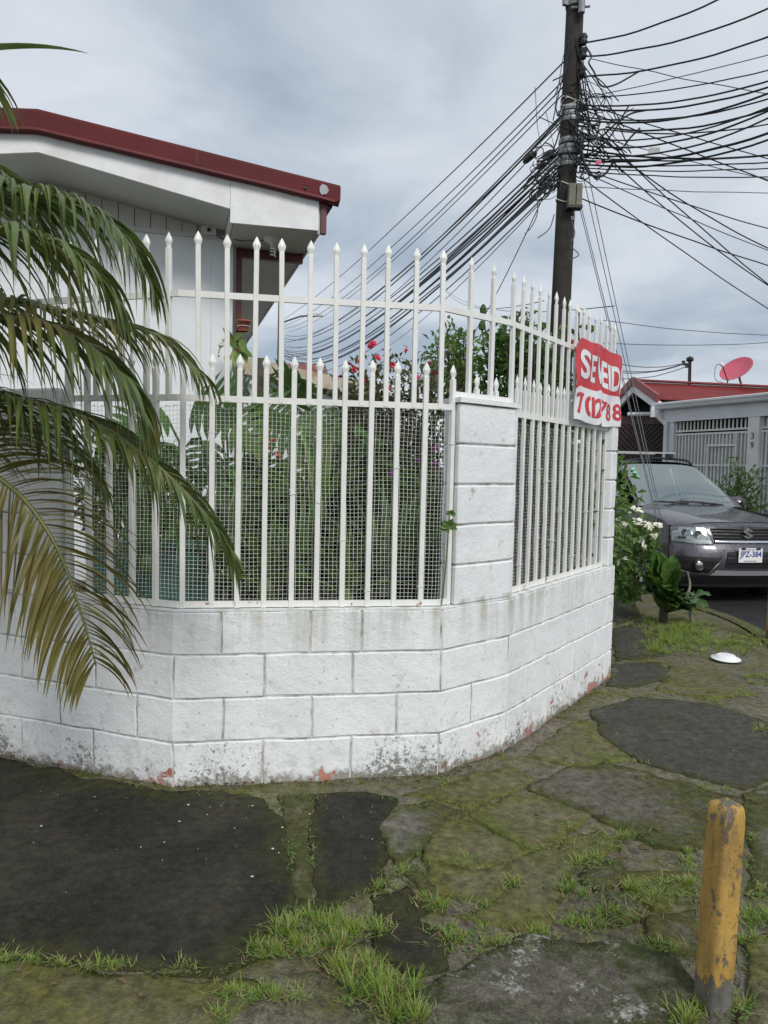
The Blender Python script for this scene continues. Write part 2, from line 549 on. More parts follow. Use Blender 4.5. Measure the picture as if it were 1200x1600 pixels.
class MB:
    def __init__(self):
        self.v, self.f = [], []

    def add(self, v, f):
        k = len(self.v)
        self.v += [V(p) for p in v]
        self.f += [tuple(i + k for i in q) for q in f]
        return self

    def box(self, a, b, mat=None):
        (x0, y0, z0), (x1, y1, z1) = a, b
        v = [(x0, y0, z0), (x1, y0, z0), (x1, y1, z0), (x0, y1, z0), (x0, y0, z1), (x1, y0, z1), (x1, y1, z1), (x0, y1, z1)]
        if mat is not None:
            v = [mat @ V(p) for p in v]
        return self.add(v, [(0, 3, 2, 1), (4, 5, 6, 7), (0, 1, 5, 4), (1, 2, 6, 5), (2, 3, 7, 6), (3, 0, 4, 7)])

    def hexa(self, p):                 # eight corners: bottom four, top four
        return self.add(p, [(0, 3, 2, 1), (4, 5, 6, 7), (0, 1, 5, 4), (1, 2, 6, 5), (2, 3, 7, 6), (3, 0, 4, 7)])

    def bar(self, p, q, w, h, up=(0, 0, 1)):   # rectangular bar from p to q
        p, q = V(p), V(q)
        d = (q - p).normalized()
        s = d.cross(V(up))
        if s.length < 1e-4:
            s = d.cross(V((0, 1, 0)))
        s.normalize()
        t = s.cross(d)
        s, t = s * w / 2, t * h / 2
        return self.hexa([p - s - t, p + s - t, q + s - t, q - s - t, p - s + t, p + s + t, q + s + t, q - s + t])

    def tube(self, pts, r, n=6, caps=True):
        pts = [V(p) for p in pts]
        m = len(pts)
        rs = r if isinstance(r, (list, tuple)) else [r] * m
        k = len(self.v)
        prev = None
        for i, p in enumerate(pts):
            d = (pts[min(i + 1, m - 1)] - pts[max(i - 1, 0)])
            if d.length < 1e-9:
                d = V((0, 0, 1))
            d.normalize()
            if prev is None:
                a = V((0, 0, 1)) if abs(d.z) < 0.9 else V((1, 0, 0))
                x = d.cross(a).normalized()
            else:
                x = prev - d * prev.dot(d)
                x = x.normalized() if x.length > 1e-6 else d.orthogonal().normalized()
            prev = x
            y = d.cross(x)
            for j in range(n):
                a = 2 * math.pi * j / n
                self.v.append(p + (x * math.cos(a) + y * math.sin(a)) * rs[i])
        for i in range(m - 1):
            for j in range(n):
                j2 = (j + 1) % n
                self.f.append((k + i * n + j, k + i * n + j2, k + (i + 1) * n + j2, k + (i + 1) * n + j))
        if caps:
            self.f.append(tuple(k + j for j in reversed(range(n))))
            self.f.append(tuple(k + (m - 1) * n + j for j in range(n)))
        return self

    def lathe(self, prof, n=16, c=(0, 0, 0), mat=None):
        k = len(self.v)
        c = V(c)
        for r, z in prof:
            for j in range(n):
                a = 2 * math.pi * j / n
                p = V((r * math.cos(a), r * math.sin(a), z))
                self.v.append((mat @ p if mat is not None else p) + c)
        for i in range(len(prof) - 1):
            for j in range(n):
                j2 = (j + 1) % n
                self.f.append((k + i * n + j, k + i * n + j2, k + (i + 1) * n + j2, k + (i + 1) * n + j))
        return self

    def strip(self, rows):             # grid of points, rows of equal length
        k = len(self.v)
        w = len(rows[0])
        for r in rows:
            self.v += [V(p) for p in r]
        for i in range(len(rows) - 1):
            for j in range(w - 1):
                self.f.append((k + i * w + j, k + i * w + j + 1, k + (i + 1) * w + j + 1, k + (i + 1) * w + j))
        return self

    def leaf(self, p, d, nrm, L, w, seg=3, droop=0.3, fold=0.15, shape=0.5):
        d, nrm = V(d).normalized(), V(nrm)
        rows = []
        c = V(p)
        s = d.cross(nrm)
        if s.length < 1e-4:
            s = d.orthogonal()
        s.normalize()
        for i in range(seg + 1):
            t = i / seg
            ww = w * math.sin(math.pi * min(1, (0.06 + 0.94 * t) ** (0.5 + shape))) * 0.5 + 0.0006
            up = s.cross(d)
            rows.append((c - s * ww + up * ww * fold * 2, c, c + s * ww + up * ww * fold * 2))
            c = c + d * (L / seg)
            d = (d + V((0, 0, -droop / seg))).normalized()
        return self.strip(rows)

    def build(self, name, mat, parent=None, smooth=False):
        o = link_mesh(name, make_mesh(name, self.v, self.f, mat, smooth))
        if parent is not None:
            child_world(o, parent)
        return o

    def local(self, name, mat, parent, smooth=False):     # mesh already in the parent's own space
        o = link_mesh(name, make_mesh(name, self.v, self.f, mat, smooth))
        o.parent = parent
        WM[o.name] = WM.get(parent.name, Matrix.Identity(4)).copy()
        return o


def patch2d(outline, step, tri_first=True):
    """fill a 2-D outline and cut it on a grid; returns points, faces, boundary edges"""
    bm = bmesh.new()
    vs = [bm.verts.new((x, y, 0)) for x, y in outline]
    f = bm.faces.new(vs)
    if f.normal.z < 0 or (bm.normal_update() or f.normal.z < 0):
        f.normal_flip()
    return _cut(bm, step)


def _cut(bm, step):
    bmesh.ops.triangulate(bm, faces=bm.faces[:])
    xs = [v.co.x for v in bm.verts]
    ys = [v.co.y for v in bm.verts]
    sx, sy = step if isinstance(step, tuple) else (step, step)
    for lo, hi, st, ax in ((min(xs), max(xs), sx, 0), (min(ys), max(ys), sy, 1)):
        k = math.floor(lo / st) + 1
        while k * st < hi:
            co = (k * st + 1e-5, 0, 0) if ax == 0 else (0, k * st + 1e-5, 0)
            no = (1, 0, 0) if ax == 0 else (0, 1, 0)
            bmesh.ops.bisect_plane(bm, geom=bm.verts[:] + bm.edges[:] + bm.faces[:], plane_co=co, plane_no=no)
            k += 1
    bm.verts.index_update()
    pts = [(v.co.x, v.co.y) for v in bm.verts]
    fcs = [tuple(v.index for v in f.verts) for f in bm.faces]
    bnd = []
    for e in bm.edges:
        if e.is_boundary:
            l = e.link_loops[0]
            bnd.append((l.vert.index, l.link_loop_next.vert.index))
    bm.free()
    return pts, fcs, bnd


def panel(outline, fn, step, thick=0.0):
    """outline (u, v) -> surface point fn(u, v, offset); optional thickness to the inside"""
    pts, fcs, bnd = patch2d(outline, step)
    v = [fn(x, y, 0.0) for x, y in pts]
    f = list(fcs)
    if thick:
        k = len(v)
        v += [fn(x, y, -thick) for x, y in pts]
        f += [(b, a, a + k, b + k) for a, b in bnd]
    m = MB()
    m.add(v, f)
    return m


def text_faces(body, bold=0.0):
    """flat text as points and faces, scaled to the unit square"""
    cu = bpy.data.curves.new('lettering', 'FONT')
    cu.body = body
    cu.offset = bold
    cu.resolution_u = 4
    o = bpy.data.objects.new('lettering', cu)
    COL.objects.link(o)
    dg = bpy.context.evaluated_depsgraph_get()
    me = bpy.data.meshes.new_from_object(o.evaluated_get(dg))
    bpy.data.objects.remove(o)
    bpy.data.curves.remove(cu)
    pts = [(v.co.x, v.co.y) for v in me.vertices]
    fcs = [tuple(p.vertices) for p in me.polygons]
    bpy.data.meshes.remove(me)
    x0, x1 = min(p[0] for p in pts), max(p[0] for p in pts)
    y0, y1 = min(p[1] for p in pts), max(p[1] for p in pts)
    return [((p[0] - x0) / (x1 - x0), (p[1] - y0) / (y1 - y0)) for p in pts], fcs


def text_on(mb, body, fn, u0, u1, v0, v1, bold=0.0, step=None, clip=None):
    pts, fcs = text_faces(body, bold)
    if step:
        bm = bmesh.new()
        vs = [bm.verts.new((u0 + (u1 - u0) * x, v0 + (v1 - v0) * y, 0)) for x, y in pts]
        for f in fcs:
            try:
                bm.faces.new([vs[i] for i in f])
            except ValueError:
                pass
        if clip:
            bmesh.ops.bisect_plane(bm, geom=bm.verts[:] + bm.edges[:] + bm.faces[:], plane_co=(clip, 0, 0), plane_no=(1, 0, 0), clear_outer=True)
        pts, fcs, _ = _cut(bm, step)
        mb.add([fn(x, y, 0.0) for x, y in pts], fcs)
    else:
        mb.add([fn(u0 + (u1 - u0) * x, v0 + (v1 - v0) * y, 0.0) for x, y in pts], fcs)


def nz(p, s=1.0):
    return noise.noise(V(p) * s)


def rv(a=1.0):
    return V((random.uniform(-a, a), random.uniform(-a, a), random.uniform(-a, a)))


def spline(pts, n):
    """Catmull-Rom through pts, n samples per span"""
    P = [V(p) for p in pts]
    P = [P[0] * 2 - P[1]] + P + [P[-1] * 2 - P[-2]]
    o = []
    for i in range(1, len(P) - 2):
        a, b, c, d = P[i - 1:i + 3]
        for k in range(n):
            t = k / n
            o.append(0.5 * ((2 * b) + (c - a) * t + (2 * a - 5 * b + 4 * c - d) * t * t + (3 * b - a - 3 * c + d) * t ** 3))
    o.append(P[-2])
    return o


# ------------------------------------------------------------------ ground
KERB = [(0.10, -1.5), (0.95, 0.6), (1.45, 1.7), (2.25, 3.4), (3.10, 5.2), (3.50, 6.4), (3.60, 7.3), (3.42, 8.6), (3.0, 10.5), (2.3, 14.0), (1.2, 30.0)]


def kerb_x(y):
    for (x0, y0), (x1, y1) in zip(KERB, KERB[1:]):
        if y0 <= y <= y1:
            return x0 + (x1 - x0) * (y - y0) / (y1 - y0)
    return KERB[-1][0]


mb = MB()
mb.add([(-300, -300, -0.045), (400, -300, -0.045), (400, 900, -0.045), (-300, 900, -0.045)], [(0, 1, 2, 3)])
tag(mb.build('street', 'street_asphalt'), kind='structure')

# pavement: a sheet with small humps that ends at the kerb
ys = []
y = -1.5
while y < 30:
    ys.append(y)
    y += 0.06 if y < 7 else (0.25 if y < 12 else 2.0)
rows = []
for y in ys:
    x1 = kerb_x(y) - 0.14
    xs = [-12 + 10 * i / 12 for i in range(12)] + [-2 + (x1 + 2) * i / 70 for i in range(71)]
    rows.append([(x, y, 0.010 * nz((x, y, 0), 1.6) + 0.008 * nz((x, y, 3), 6.0) - 0.004) for x in xs])
mb = MB()
mb.strip(rows)
pave = tag(mb.build('sidewalk', 'pavement', smooth=True), kind='structure')

mb = MB()
kp = spline([(x, y, 0) for x, y in KERB], 5)
ra = []
for i, p in enumerate(kp):
    d = (kp[min(i + 1, len(kp) - 1)] - kp[max(i - 1, 0)]).normalized()
    nrm = V((d.y, -d.x, 0))
    j = 0.012 * nz(p, 3)
    z = 0.012 + 0.01 * nz(p, 2.2)
    ra.append([p - nrm * 0.15 + V((0, 0, -0.05)), p - nrm * (0.15 + j) + V((0, 0, z)), p - nrm * (0.015) + V((0, 0, z)), p + V((0, 0, z - 0.015)), p + nrm * 0.01 + V((0, 0, -0.10))])
mb.strip(ra)
tag(mb.build('kerb', 'kerb_concrete', smooth=False), kind='structure')

SLABS = [
    ('slab_dark', 0.010, [(-90, 1165), (0, 1184), (150, 1216), (265, 1240), (330, 1240), (415, 1247), (432, 1275), (440, 1300), (452, 1330), (450, 1365), (458, 1395), (440, 1440), (405, 1470), (395, 1500), (330, 1524), (250, 1522), (150, 1505), (60, 1495), (-90, 1478)]),
    ('slab_dark', 0.006, [(497, 1243), (560, 1238), (628, 1252), (610, 1280), (598, 1320), (596, 1380), (560, 1400), (520, 1420), (488, 1415), (492, 1360), (486, 1300)]),
    ('slab_grey', 0.002, [(436, 1245), (490, 1243), (482, 1300), (488, 1360), (484, 1415), (462, 1430), (464, 1395), (456, 1365), (458, 1330), (446, 1300)]),
    ('slab_moss', 0.022, [(-110, 1497), (60, 1512), (150, 1524), (260, 1537), (410, 1535), (395, 1560), (345, 1590), (320, 1680), (-110, 1680)]),
    ('slab_grey', 0.016, [(620, 1262), (680, 1255), (722, 1275), (700, 1295), (672, 1320), (650, 1345), (665, 1375), (700, 1400), (695, 1425), (670, 1420), (640, 1380), (610, 1330), (602, 1300)]),
    ('slab_moss', 0.010, [(640, 1245), (690, 1228), (740, 1212), (800, 1200), (835, 1222), (790, 1243), (730, 1266), (690, 1250)]),
    ('slab_moss', 0.020, [(735, 1275), (800, 1248), (850, 1252), (920, 1278), (880, 1315), (830, 1325), (770, 1303)]),
    ('slab_moss', 0.016, [(690, 1292), (725, 1284), (765, 1307), (828, 1331), (800, 1345), (735, 1360), (668, 1343), (676, 1322)]),
    ('slab_moss', 0.020, [(665, 1352), (730, 1365), (790, 1352), (785, 1385), (760, 1415), (700, 1395), (672, 1372)]),
    ('slab_moss', 0.014, [(796, 1352), (850, 1322), (895, 1345), (885, 1390), (850, 1450), (800, 1452), (722, 1428), (765, 1418)]),
    ('slab_dark', 0.010, [(585, 1402), (636, 1390), (668, 1425), (640, 1440), (590, 1435)]),
    ('slab_dark', 0.016, [(590, 1452), (650, 1442), (705, 1475), (700, 1510), (640, 1515), (590, 1490)]),
    ('slab_moss', 0.016, [(505, 1495), (560, 1478), (590, 1498), (560, 1520), (515, 1518)]),
    ('slab_lichen', 0.024, [(690, 1540), (760, 1500), (830, 1472), (950, 1480), (1060, 1500), (1080, 1540), (1060, 1600), (1040, 1690), (600, 1690), (640, 1590)]),
    ('slab_moss', 0.020, [(985, 1368), (1060, 1362), (1078, 1400), (1030, 1420), (992, 1402)]),
    ('slab_grey', 0.018, [(945, 1400), (985, 1396), (1012, 1430), (965, 1446), (943, 1425)]),
    ('slab_grey', 0.014, [(926, 1352), (972, 1345), (985, 1378), (940, 1392), (915, 1378)]),
    ('slab_moss', 0.018, [(890, 1312), (940, 1300), (960, 1325), (915, 1342), (880, 1335)]),
    ('slab_worn', 0.014, [(1020, 1440), (1085, 1430), (1085, 1490), (1040, 1490), (1015, 1465)]),
    ('slab_patch', 0.012, [(925, 1112), (1000, 1092), (1100, 1100), (1200, 1130), (1260, 1165), (1235, 1212), (1150, 1232), (1080, 1215), (1000, 1190), (940, 1150)]),
    ('slab_worn', 0.008, [(830, 1235), (890, 1202), (950, 1195), (1060, 1222), (1150, 1248), (1090, 1330), (1020, 1320), (925, 1275)]),
    ('slab_grey', 0.014, [(1165, 1245), (1240, 1225), (1330, 1260), (1330, 1400), (1170, 1400), (1172, 1300)]),
    ('slab_moss', 0.018, [(1172, 1480), (1260, 1440), (1340, 1500), (1330, 1690), (1160, 1690)]),
    ('slab_moss', 0.006, [(830, 1180), (880, 1140), (920, 1125), (945, 1155), (990, 1190), (890, 1198)]),
    ('slab_patch', 0.006, [(958, 985), (1000, 970), (1032, 1000), (1038, 1024), (962, 1032)]),
    ('slab_patch', 0.008, [(955, 1040), (1030, 1035), (1045, 1060), (985, 1075), (950, 1072)]),
    ('slab_moss', 0.010, [(1050, 1040), (1130, 1055), (1180, 1085), (1100, 1090), (1030, 1078)]),
    ('slab_patch', 0.004, [(962, 920), (985, 928), (1002, 962), (960, 978)]),
]
for si, (mt, h, poly) in enumerate(SLABS):
    pts = [gnd(x, y) for x, y in poly]
    cen = sum(pts, V((0, 0, 0))) / len(pts)
    pts = [p + (p - cen).normalized() * 0.012 for p in pts]
    rim = []
    for i, p in enumerate(pts):
        q = pts[(i + 1) % len(pts)]
        k = max(1, int((q - p).length / 0.035))
        for j in range(k):
            t = p.lerp(q, j / k)
            amp = 0.034 * min(1.0, t.y / 2.4)
            rim.append((t.x + amp * nz((t.x, t.y, si), 7) + 0.6 * amp * nz((t.x, t.y, si + 9), 22), t.y + amp * nz((t.x, t.y, si + 5), 7) + 0.6 * amp * nz((t.x, t.y, si + 2), 22)))
    st = 0.055 if len(rim) < 140 else 0.075
    P, F, B = patch2d(rim, st)
    bset = {i for e2 in B for i in e2}
    tx, ty = random.uniform(-0.012, 0.012), random.uniform(-0.012, 0.012)
    cxm = sum(p[0] for p in P) / len(P)
    cym = sum(p[1] for p in P) / len(P)
    vv = []
    for i, (x, y) in enumerate(P):
        zz = h * 0.45 + 0.004 + 0.007 * nz((x, y, 0), 2.6) + tx * (x - cxm) + ty * (y - cym)
        if i in bset:
            zz -= 0.0035 + 0.005 * nz((x, y, 1), 12)
        vv.append((x, y, zz))
    k = len(vv)
    vv += [(x, y, -0.03) for x, y in P]
    F = list(F) + [(b, a, a + k, b + k) for a, b in B]
    me = make_mesh('paving_slab', vv, F, mt, True)
    segs = [(V((a[0], a[1], 0)), V((b[0], b[1], 0))) for a, b in zip(rim, rim[1:] + rim[:1])]
    rimv = []
    for x, y in P:
        q = V((x, y, 0))
        dm = 9.0
        for a, b in segs:
            ab = b - a
            t = max(0.0, min(1.0, (q - a).dot(ab) / max(1e-9, ab.dot(ab))))
            dm = min(dm, (a + ab * t - q).length)
        rimv.append(math.exp(-dm / (0.05 + 0.04 * nz((x, y, 4), 5))))
    att = me.attributes.new('rim', 'FLOAT', 'POINT')
    att.data.foreach_set('value', rimv + [1.0] * len(P))
    o = link_mesh('paving_slab', me)
    child_world(o, pave)

# garden soil behind the wall, held up by it
mb = MB()
mb.add([(-9, 6.0, 0.5), (-1.75, 3.72, 0.5), (-0.9, 3.42, 0.5), (0.24, 3.62, 0.5), (0.55, 3.92, 0.5), (1.45, 5.2, 0.5), (1.55, 9.0, 0.5), (1.3, 14, 0.5), (-9, 14, 0.5)], [tuple(range(9))])
tag(mb.build('garden_soil', 'soil'), kind='structure')

# ------------------------------------------------------------------ block wall
PATH = [(-6.48, 5.18), (-0.93, 3.255), (0.29, 3.455), (0.665, 3.785), (1.49, 4.965), (1.635, 5.175), (1.58, 10.0)]


class Path:
    def __init__(self, pts):
        self.p = [V((x, y, 0)) for x, y in pts]
        self.s = [0]
        self.n = []
        for a, b in zip(self.p, self.p[1:]):
            d = b - a
            self.s.append(self.s[-1] + d.length)
            d.normalize()
            self.n.append(V((d.y, -d.x, 0)))        # outward
        self.miter = []
        m = len(self.p)
        for i in range(m):
            if i == 0:
                self.miter.append(self.n[0])
            elif i == m - 1:
                self.miter.append(self.n[-1])
            else:
                a = (self.n[i - 1] + self.n[i]).normalized()
                self.miter.append(a / max(0.3, a.dot(self.n[i])))

    def at(self, s, inset=0.0, z=0.0):
        s = max(0, min(self.s[-1] - 1e-6, s))
        i = 0
        while i < len(self.n) - 1 and s > self.s[i + 1]:
            i += 1
        t = (s - self.s[i]) / (self.s[i + 1] - self.s[i])
        a = self.p[i] - self.miter[i] * inset
        b = self.p[i + 1] - self.miter[i + 1] * inset
        q = a.lerp(b, t)
        q.z = z
        return q

    def normal(self, s):
        i = 0
        while i < len(self.n) - 1 and s > self.s[i + 1]:
            i += 1
        return self.n[i]

    def find(self, px, z, inset=0.0):
        lo, hi = self.s[1] - 2.6, self.s[5]
        for _ in range(40):
            mid = (lo + hi) / 2
            if proj(self.at(mid, inset, z))[0] < px:
                lo = mid
            else:
                hi = mid
        return (lo + hi) / 2


WP = Path(PATH)
sA, sB, sC, sD, sE = WP.s[1:6]
WT = 0.15


def block_mesh(path, s0, s1, z0, z1, inset=0.0, seed=0, depth=0.06):
    g, b = 0.0040, 0.005
    s0, s1 = s0 + g, s1 - g
    z0, z1 = z0 + g, z1 - g
    st = [s0, s0 + b]
    k = max(2, int((s1 - s0) / 0.06))
    st += [s0 + b + (s1 - s0 - 2 * b) * i / k for i in range(1, k)]
    st += [c for c in path.s if s0 + b + 0.01 < c < s1 - b - 0.01]
    st += [s1 - b, s1]
    st = sorted(st)
    zs = [z0, z0 + b] + [z0 + b + (z1 - z0 - 2 * b) * i / 4 for i in range(1, 4)] + [z1 - b, z1]
    rows = []
    for i, s in enumerate(st):
        end = i in (0, len(st) - 1)
        r = [path.at(s, inset + depth, z0)]
        for j, z in enumerate(zs):
            edge = end or j in (0, len(zs) - 1)
            p = path.at(s, 0, 0)
            wob = 0.003 * nz((p.x * 6, p.y * 6, z * 6 + seed)) + 0.002 * nz((p.x * 20, p.y * 20, z * 20))
            zj = z + (0.005 * nz((p.x * 9, p.y * 9, z * 3)) if j in (0, 1, len(zs) - 2, len(zs) - 1) else 0)
            r.append(path.at(s + (0.006 * nz((z * 14, s * 3, seed)) if i in (0, 1, len(st) - 2, len(st) - 1) else 0), inset + (0.0055 if edge else 0.0) - wob + 0.002, zj))
        r.append(path.at(s, inset + depth, z1))
        rows.append(r)
    m = MB()
    # flip so that faces look outward
    m.strip([list(reversed(r)) for r in rows])
    return m


wall = tag(empty('block_wall', WP.at(sB, 0.07)), 'low white painted block wall round the corner, with block pillars', 'wall')


def slab_along(path, s0, s1, in0, in1, z0, z1):
    ss = sorted([s0, s1] + [c for c in path.s if s0 + 1e-4 < c < s1 - 1e-4])
    rows = []
    for s in ss:
        rows.append([path.at(s, in0, z0), path.at(s, in0, z1), path.at(s, in1, z1), path.at(s, in1, z0), path.at(s, in0, z0)])
    m = MB()
    m.strip(rows)
    for r in (rows[0][:4], list(reversed(rows[-1][:4]))):
        m.add(r, [(0, 1, 2, 3)])
    return m


slab_along(WP, 0, WP.s[-1], 0.009, WT, -0.2, 0.795).build('wall_core', 'mortar', wall)
JOINTS = {
    0.6: [77, 192, 345, 485, 565, 692, 805, 851, 891, 926, 957],
    0.4: [33, 148, 270, 413, 551, 684, 790, 839, 880, 916, 948],
    0.2: [93, 213, 348, 488, 619, 737, 820, 856, 895, 930],
    0.0: [33, 145, 270, 410, 548, 680, 785, 833, 876, 912, 945],
}
CORN = [sA, sB, sC, sD, sE]
for zi, (z0, js) in enumerate(JOINTS.items()):
    ss = [WP.find(j, z0 + 0.1) for j in js]
    for i, s in enumerate(ss):
        for c in CORN:
            if abs(s - c) < 0.035:
                ss[i] = c
    first = ss[0]
    for k in range(1, 5):
        ss.insert(0, first - 0.4 * k)
    last = ss[-1]
    ss += [last + 0.4 * k for k in range(1, 3)]
    for a, b in zip(ss, ss[1:]):
        zb = -0.03 if z0 == 0 else z0
        block_mesh(WP, a, b, zb, z0 + 0.2, 0, zi).build('block', 'block_paint', wall)
slab_along(WP, sA - 3.5, sE + 0.8, 0.004, WT + 0.004, 0.797, 0.803).build('coping', 'block_paint', wall)


def pillar(s0, s1, z1, courses, inset=0.012, thick=0.14):
    o = slab_along(WP, s0 + 0.008, s1 - 0.008, inset + 0.01, inset + thick - 0.01, 0.80, z1 - 0.002).build('pillar', 'mortar', wall)
    h = (z1 - 0.803) / courses
    for k in range(courses):
        a, b = 0.803 + h * k, 0.803 + h * (k + 1)
        # a whole block: front, sides and back, chamfered edges
        ss = sorted([s0, s0 + 0.008, (s0 + s1) / 2, s1 - 0.008, s1] + [c for c in WP.s if s0 + 0.02 < c < s1 - 0.02])
        ring = []
        for s in ss:
            ring.append((s, inset + (0.007 if s in (s0, s1) else 0)))
        for s in reversed(ss):
            ring.append((s, inset + thick - (0.007 if s in (s0, s1) else 0)))
        g = 0.004
        levels = [(a + g, 0.006), (a + g + 0.007, 0), ((a + b) / 2, 0), (b - g - 0.007, 0), (b - g, 0.006)]
        m = MB()
        rows = []
        cs, ci = (s0 + s1) / 2, inset + thick / 2
        for z, sh in levels:
            row = []
            for s, i2 in ring:
                s2 = cs + (s - cs) * (1 - sh / (s1 - s0) * 2)
                in2 = ci + (i2 - ci) * (1 - sh / thick * 2)
                p = WP.at(s2, in2, z)
                p += V((nz(p, 9), nz(p + V((3, 0, 0)), 9), 0.6 * nz(p, 5))) * 0.0035
                row.append(p)
            rows.append(row + row[:1])
        m.strip([list(r) for r in rows])
        m.add(rows[-1][:-1], [tuple(range(len(ring)))])
        m.build('block', 'block_paint', o)
    return o


P0, P1 = WP.find(712, 0.9, 0.012), WP.find(802, 0.9, 0.012)
pillar(P0, P1, 1.775, 5)
slab_along(WP, P0 - 0.012, P1 + 0.012, 0.0, 0.165, 1.777, 1.80).build('pillar_cap', 'block_paint', wall)
pillar(sE - 0.12, sE - 0.004, 1.80, 5)
L1 = WP.find(90, 1.0)
pillar(L1 - 0.40, L1, 1.80, 5)

# ------------------------------------------------------------------ picket fences
FI = 0.055                               # the bars stand this far behind the wall's face


def spear_mesh():
    m = MB()
    prof = [(0.0125, 0), (0.0130, 0.012), (0.0165, 0.022), (0.0208, 0.034), (0.0200, 0.041), (0.0115, 0.060), (0.001, 0.078)]
    v, f = [], []
    n = 8
    for r, z in prof:
        for j in range(n):
            a = 2 * math.pi * (j + 0.5) / n
            v.append((r * math.cos(a) * 1.0, r * math.sin(a) * 0.55, z))
    for i in range(len(prof) - 1):
        for j in range(n):
            f.append((i * n + j, i * n + (j + 1) % n, (i + 1) * n + (j + 1) % n, (i + 1) * n + j))
    return make_mesh('finial', v, f, 'fence_paint', False)


FIN = spear_mesh()
BARS = {}


def bar_mesh(h, w=0.0235):
    key = (round(h, 3), w)
    if key not in BARS:
        m = MB()
        b = 0.002
        x = w / 2
        ring = [(-x + b, -x), (x - b, -x), (x, -x + b), (x, x - b), (x - b, x), (-x + b, x), (-x, x - b), (-x, -x + b)]
        m.strip([[(a, c, z) for a, c in ring + ring[:1]] for z in (0, h)])
        m.add([(a, c, h) for a, c in ring], [tuple(range(8))])
        BARS[key] = make_mesh('picket', m.v, m.f, 'fence_paint')
    return BARS[key]


def picket(fence, s, z0, z1, inset, lean=0.0, w=0.0225):
    p = WP.at(s, inset, z0)
    nrm = WP.normal(s)
    rz = math.atan2(nrm.y, nrm.x) + math.pi / 2
    h = round((z1 - z0 - 0.078) / 0.005) * 0.005
    o = link_mesh('picket', bar_mesh(h, w))
    o.location = p
    o.rotation_euler = (random.uniform(-0.005, 0.005), lean + random.gauss(0, 0.0045), rz)
    mw = Matrix.LocRotScale(o.location, o.rotation_euler, None)
    child_world(o, fence)
    t = link_mesh('finial', FIN)
    t.scale = (0.8, 0.8, 0.95) if w < 0.02 else (0.92, 0.92, 0.92)
    t.location = (0, 0, h - 0.002)
    t.parent = o
    t.rotation_euler = (0, 0, random.uniform(-0.25, 0.25))


def rail(fence, s0, s1, z, inset, w=0.0165, h=0.028):
    return slab_along(WP, s0, s1, inset - w / 2, inset + w / 2, z - h / 2, z + h / 2).build('rail', 'fence_paint', fence)


def wire_mesh(fence, s0, s1, z0, z1, seed):
    m = MB()
    L = s1 - s0

    def P(s, z):
        dz = 0.010 * nz((s * 3, z * 2, seed)) + 0.012 * max(0, (z - z1 + 0.15) / 0.15) * nz((s * 5, 0, seed))
        ins = FI + 0.030 + 0.012 * nz((s * 2.2, z * 3, seed + 4)) + 0.006 * nz((s * 9, z * 9, seed))
        return WP.at(s + 0.006 * nz((s * 4, z * 6, seed + 7)), ins, z + dz)
    k = int((z1 - z0) / 0.0188)
    for i in range(k + 1):
        z = z0 + (z1 - z0) * i / k
        n = int(L / 0.047)
        m.tube([P(s0 + L * j / n, z + 0.0007 * random.uniform(-1, 1)) for j in range(n + 1)], 0.0008, 3, False)
    k = int(L / 0.0200)
    for i in range(k + 1):
        s = s0 + L * i / k
        m.tube([P(s, z0 - 0.012 + (z1 - z0 + 0.022) * j / 13) for j in range(14)], 0.0008, 3, False)
    # bent wire ends along the top edge
    for i in range(int(L / 0.045)):
        s = s0 + 0.045 * i
        p = P(s, z1)
        m.tube([p, p + V((0.006, -0.01, 0.008)), p + V((0.014, -0.004, 0.004 * random.uniform(-1, 2)))], 0.0013, 3, False)
    tag(m.build('wire_mesh', 'wire_paint', fence), kind='stuff')


def ties(fence, slist, zlist, inset):
    for s, z in zip(slist, zlist):
        m = MB()
        c = WP.at(s, inset, z)
        t = V((-WP.normal(s).y, WP.normal(s).x, 0))
        nn = WP.normal(s)
        r = 0.0145
        m.tube([c + t * (r * a) + nn * (r * b) + V((0, 0, 0.002 * a)) for a, b in ((-1, -1), (-1, 1), (1, 1), (1, -1), (-1, -1))], 0.0018, 4)
        m.build('wire_tie', 'tie_wire', fence)


TIPL, TIPU = 1.962, 2.487
RL, RU, RB = 1.752, 2.208, 0.822
fl = tag(empty('picket_fence', WP.at(sA + 0.4, FI, 0.8)), 'white lower picket fence with wire mesh between the palm and the block pillar', 'fence')
lp = [WP.find(x, 0.9, FI) for x in (108, 140, 172, 207, 243, 285, 330, 370, 412, 455, 494, 534, 574, 615, 657)]
lp.append(P0 - 0.022)
for s in lp:
    picket(fl, s, 0.806, TIPL + 0.004 * nz((s * 9, 0, 0)), FI, w=0.0240)
rail(fl, L1 + 0.004, P0 - 0.012, RB, FI + 0.0)
rail(fl, L1 + 0.004, P0 - 0.012, RL, FI + 0.0)
wire_mesh(fl, L1 + 0.02, P0 - 0.045, 0.845, 1.715, 1)
ties(fl, [lp[13], lp[9], lp[11], lp[14], lp[6], lp[15], lp[12], lp[3], lp[2], lp[14]], [1.46, 1.33, 1.12, 0.90, 1.60, 1.58, 0.88, 1.10, 1.58, 1.53], FI)

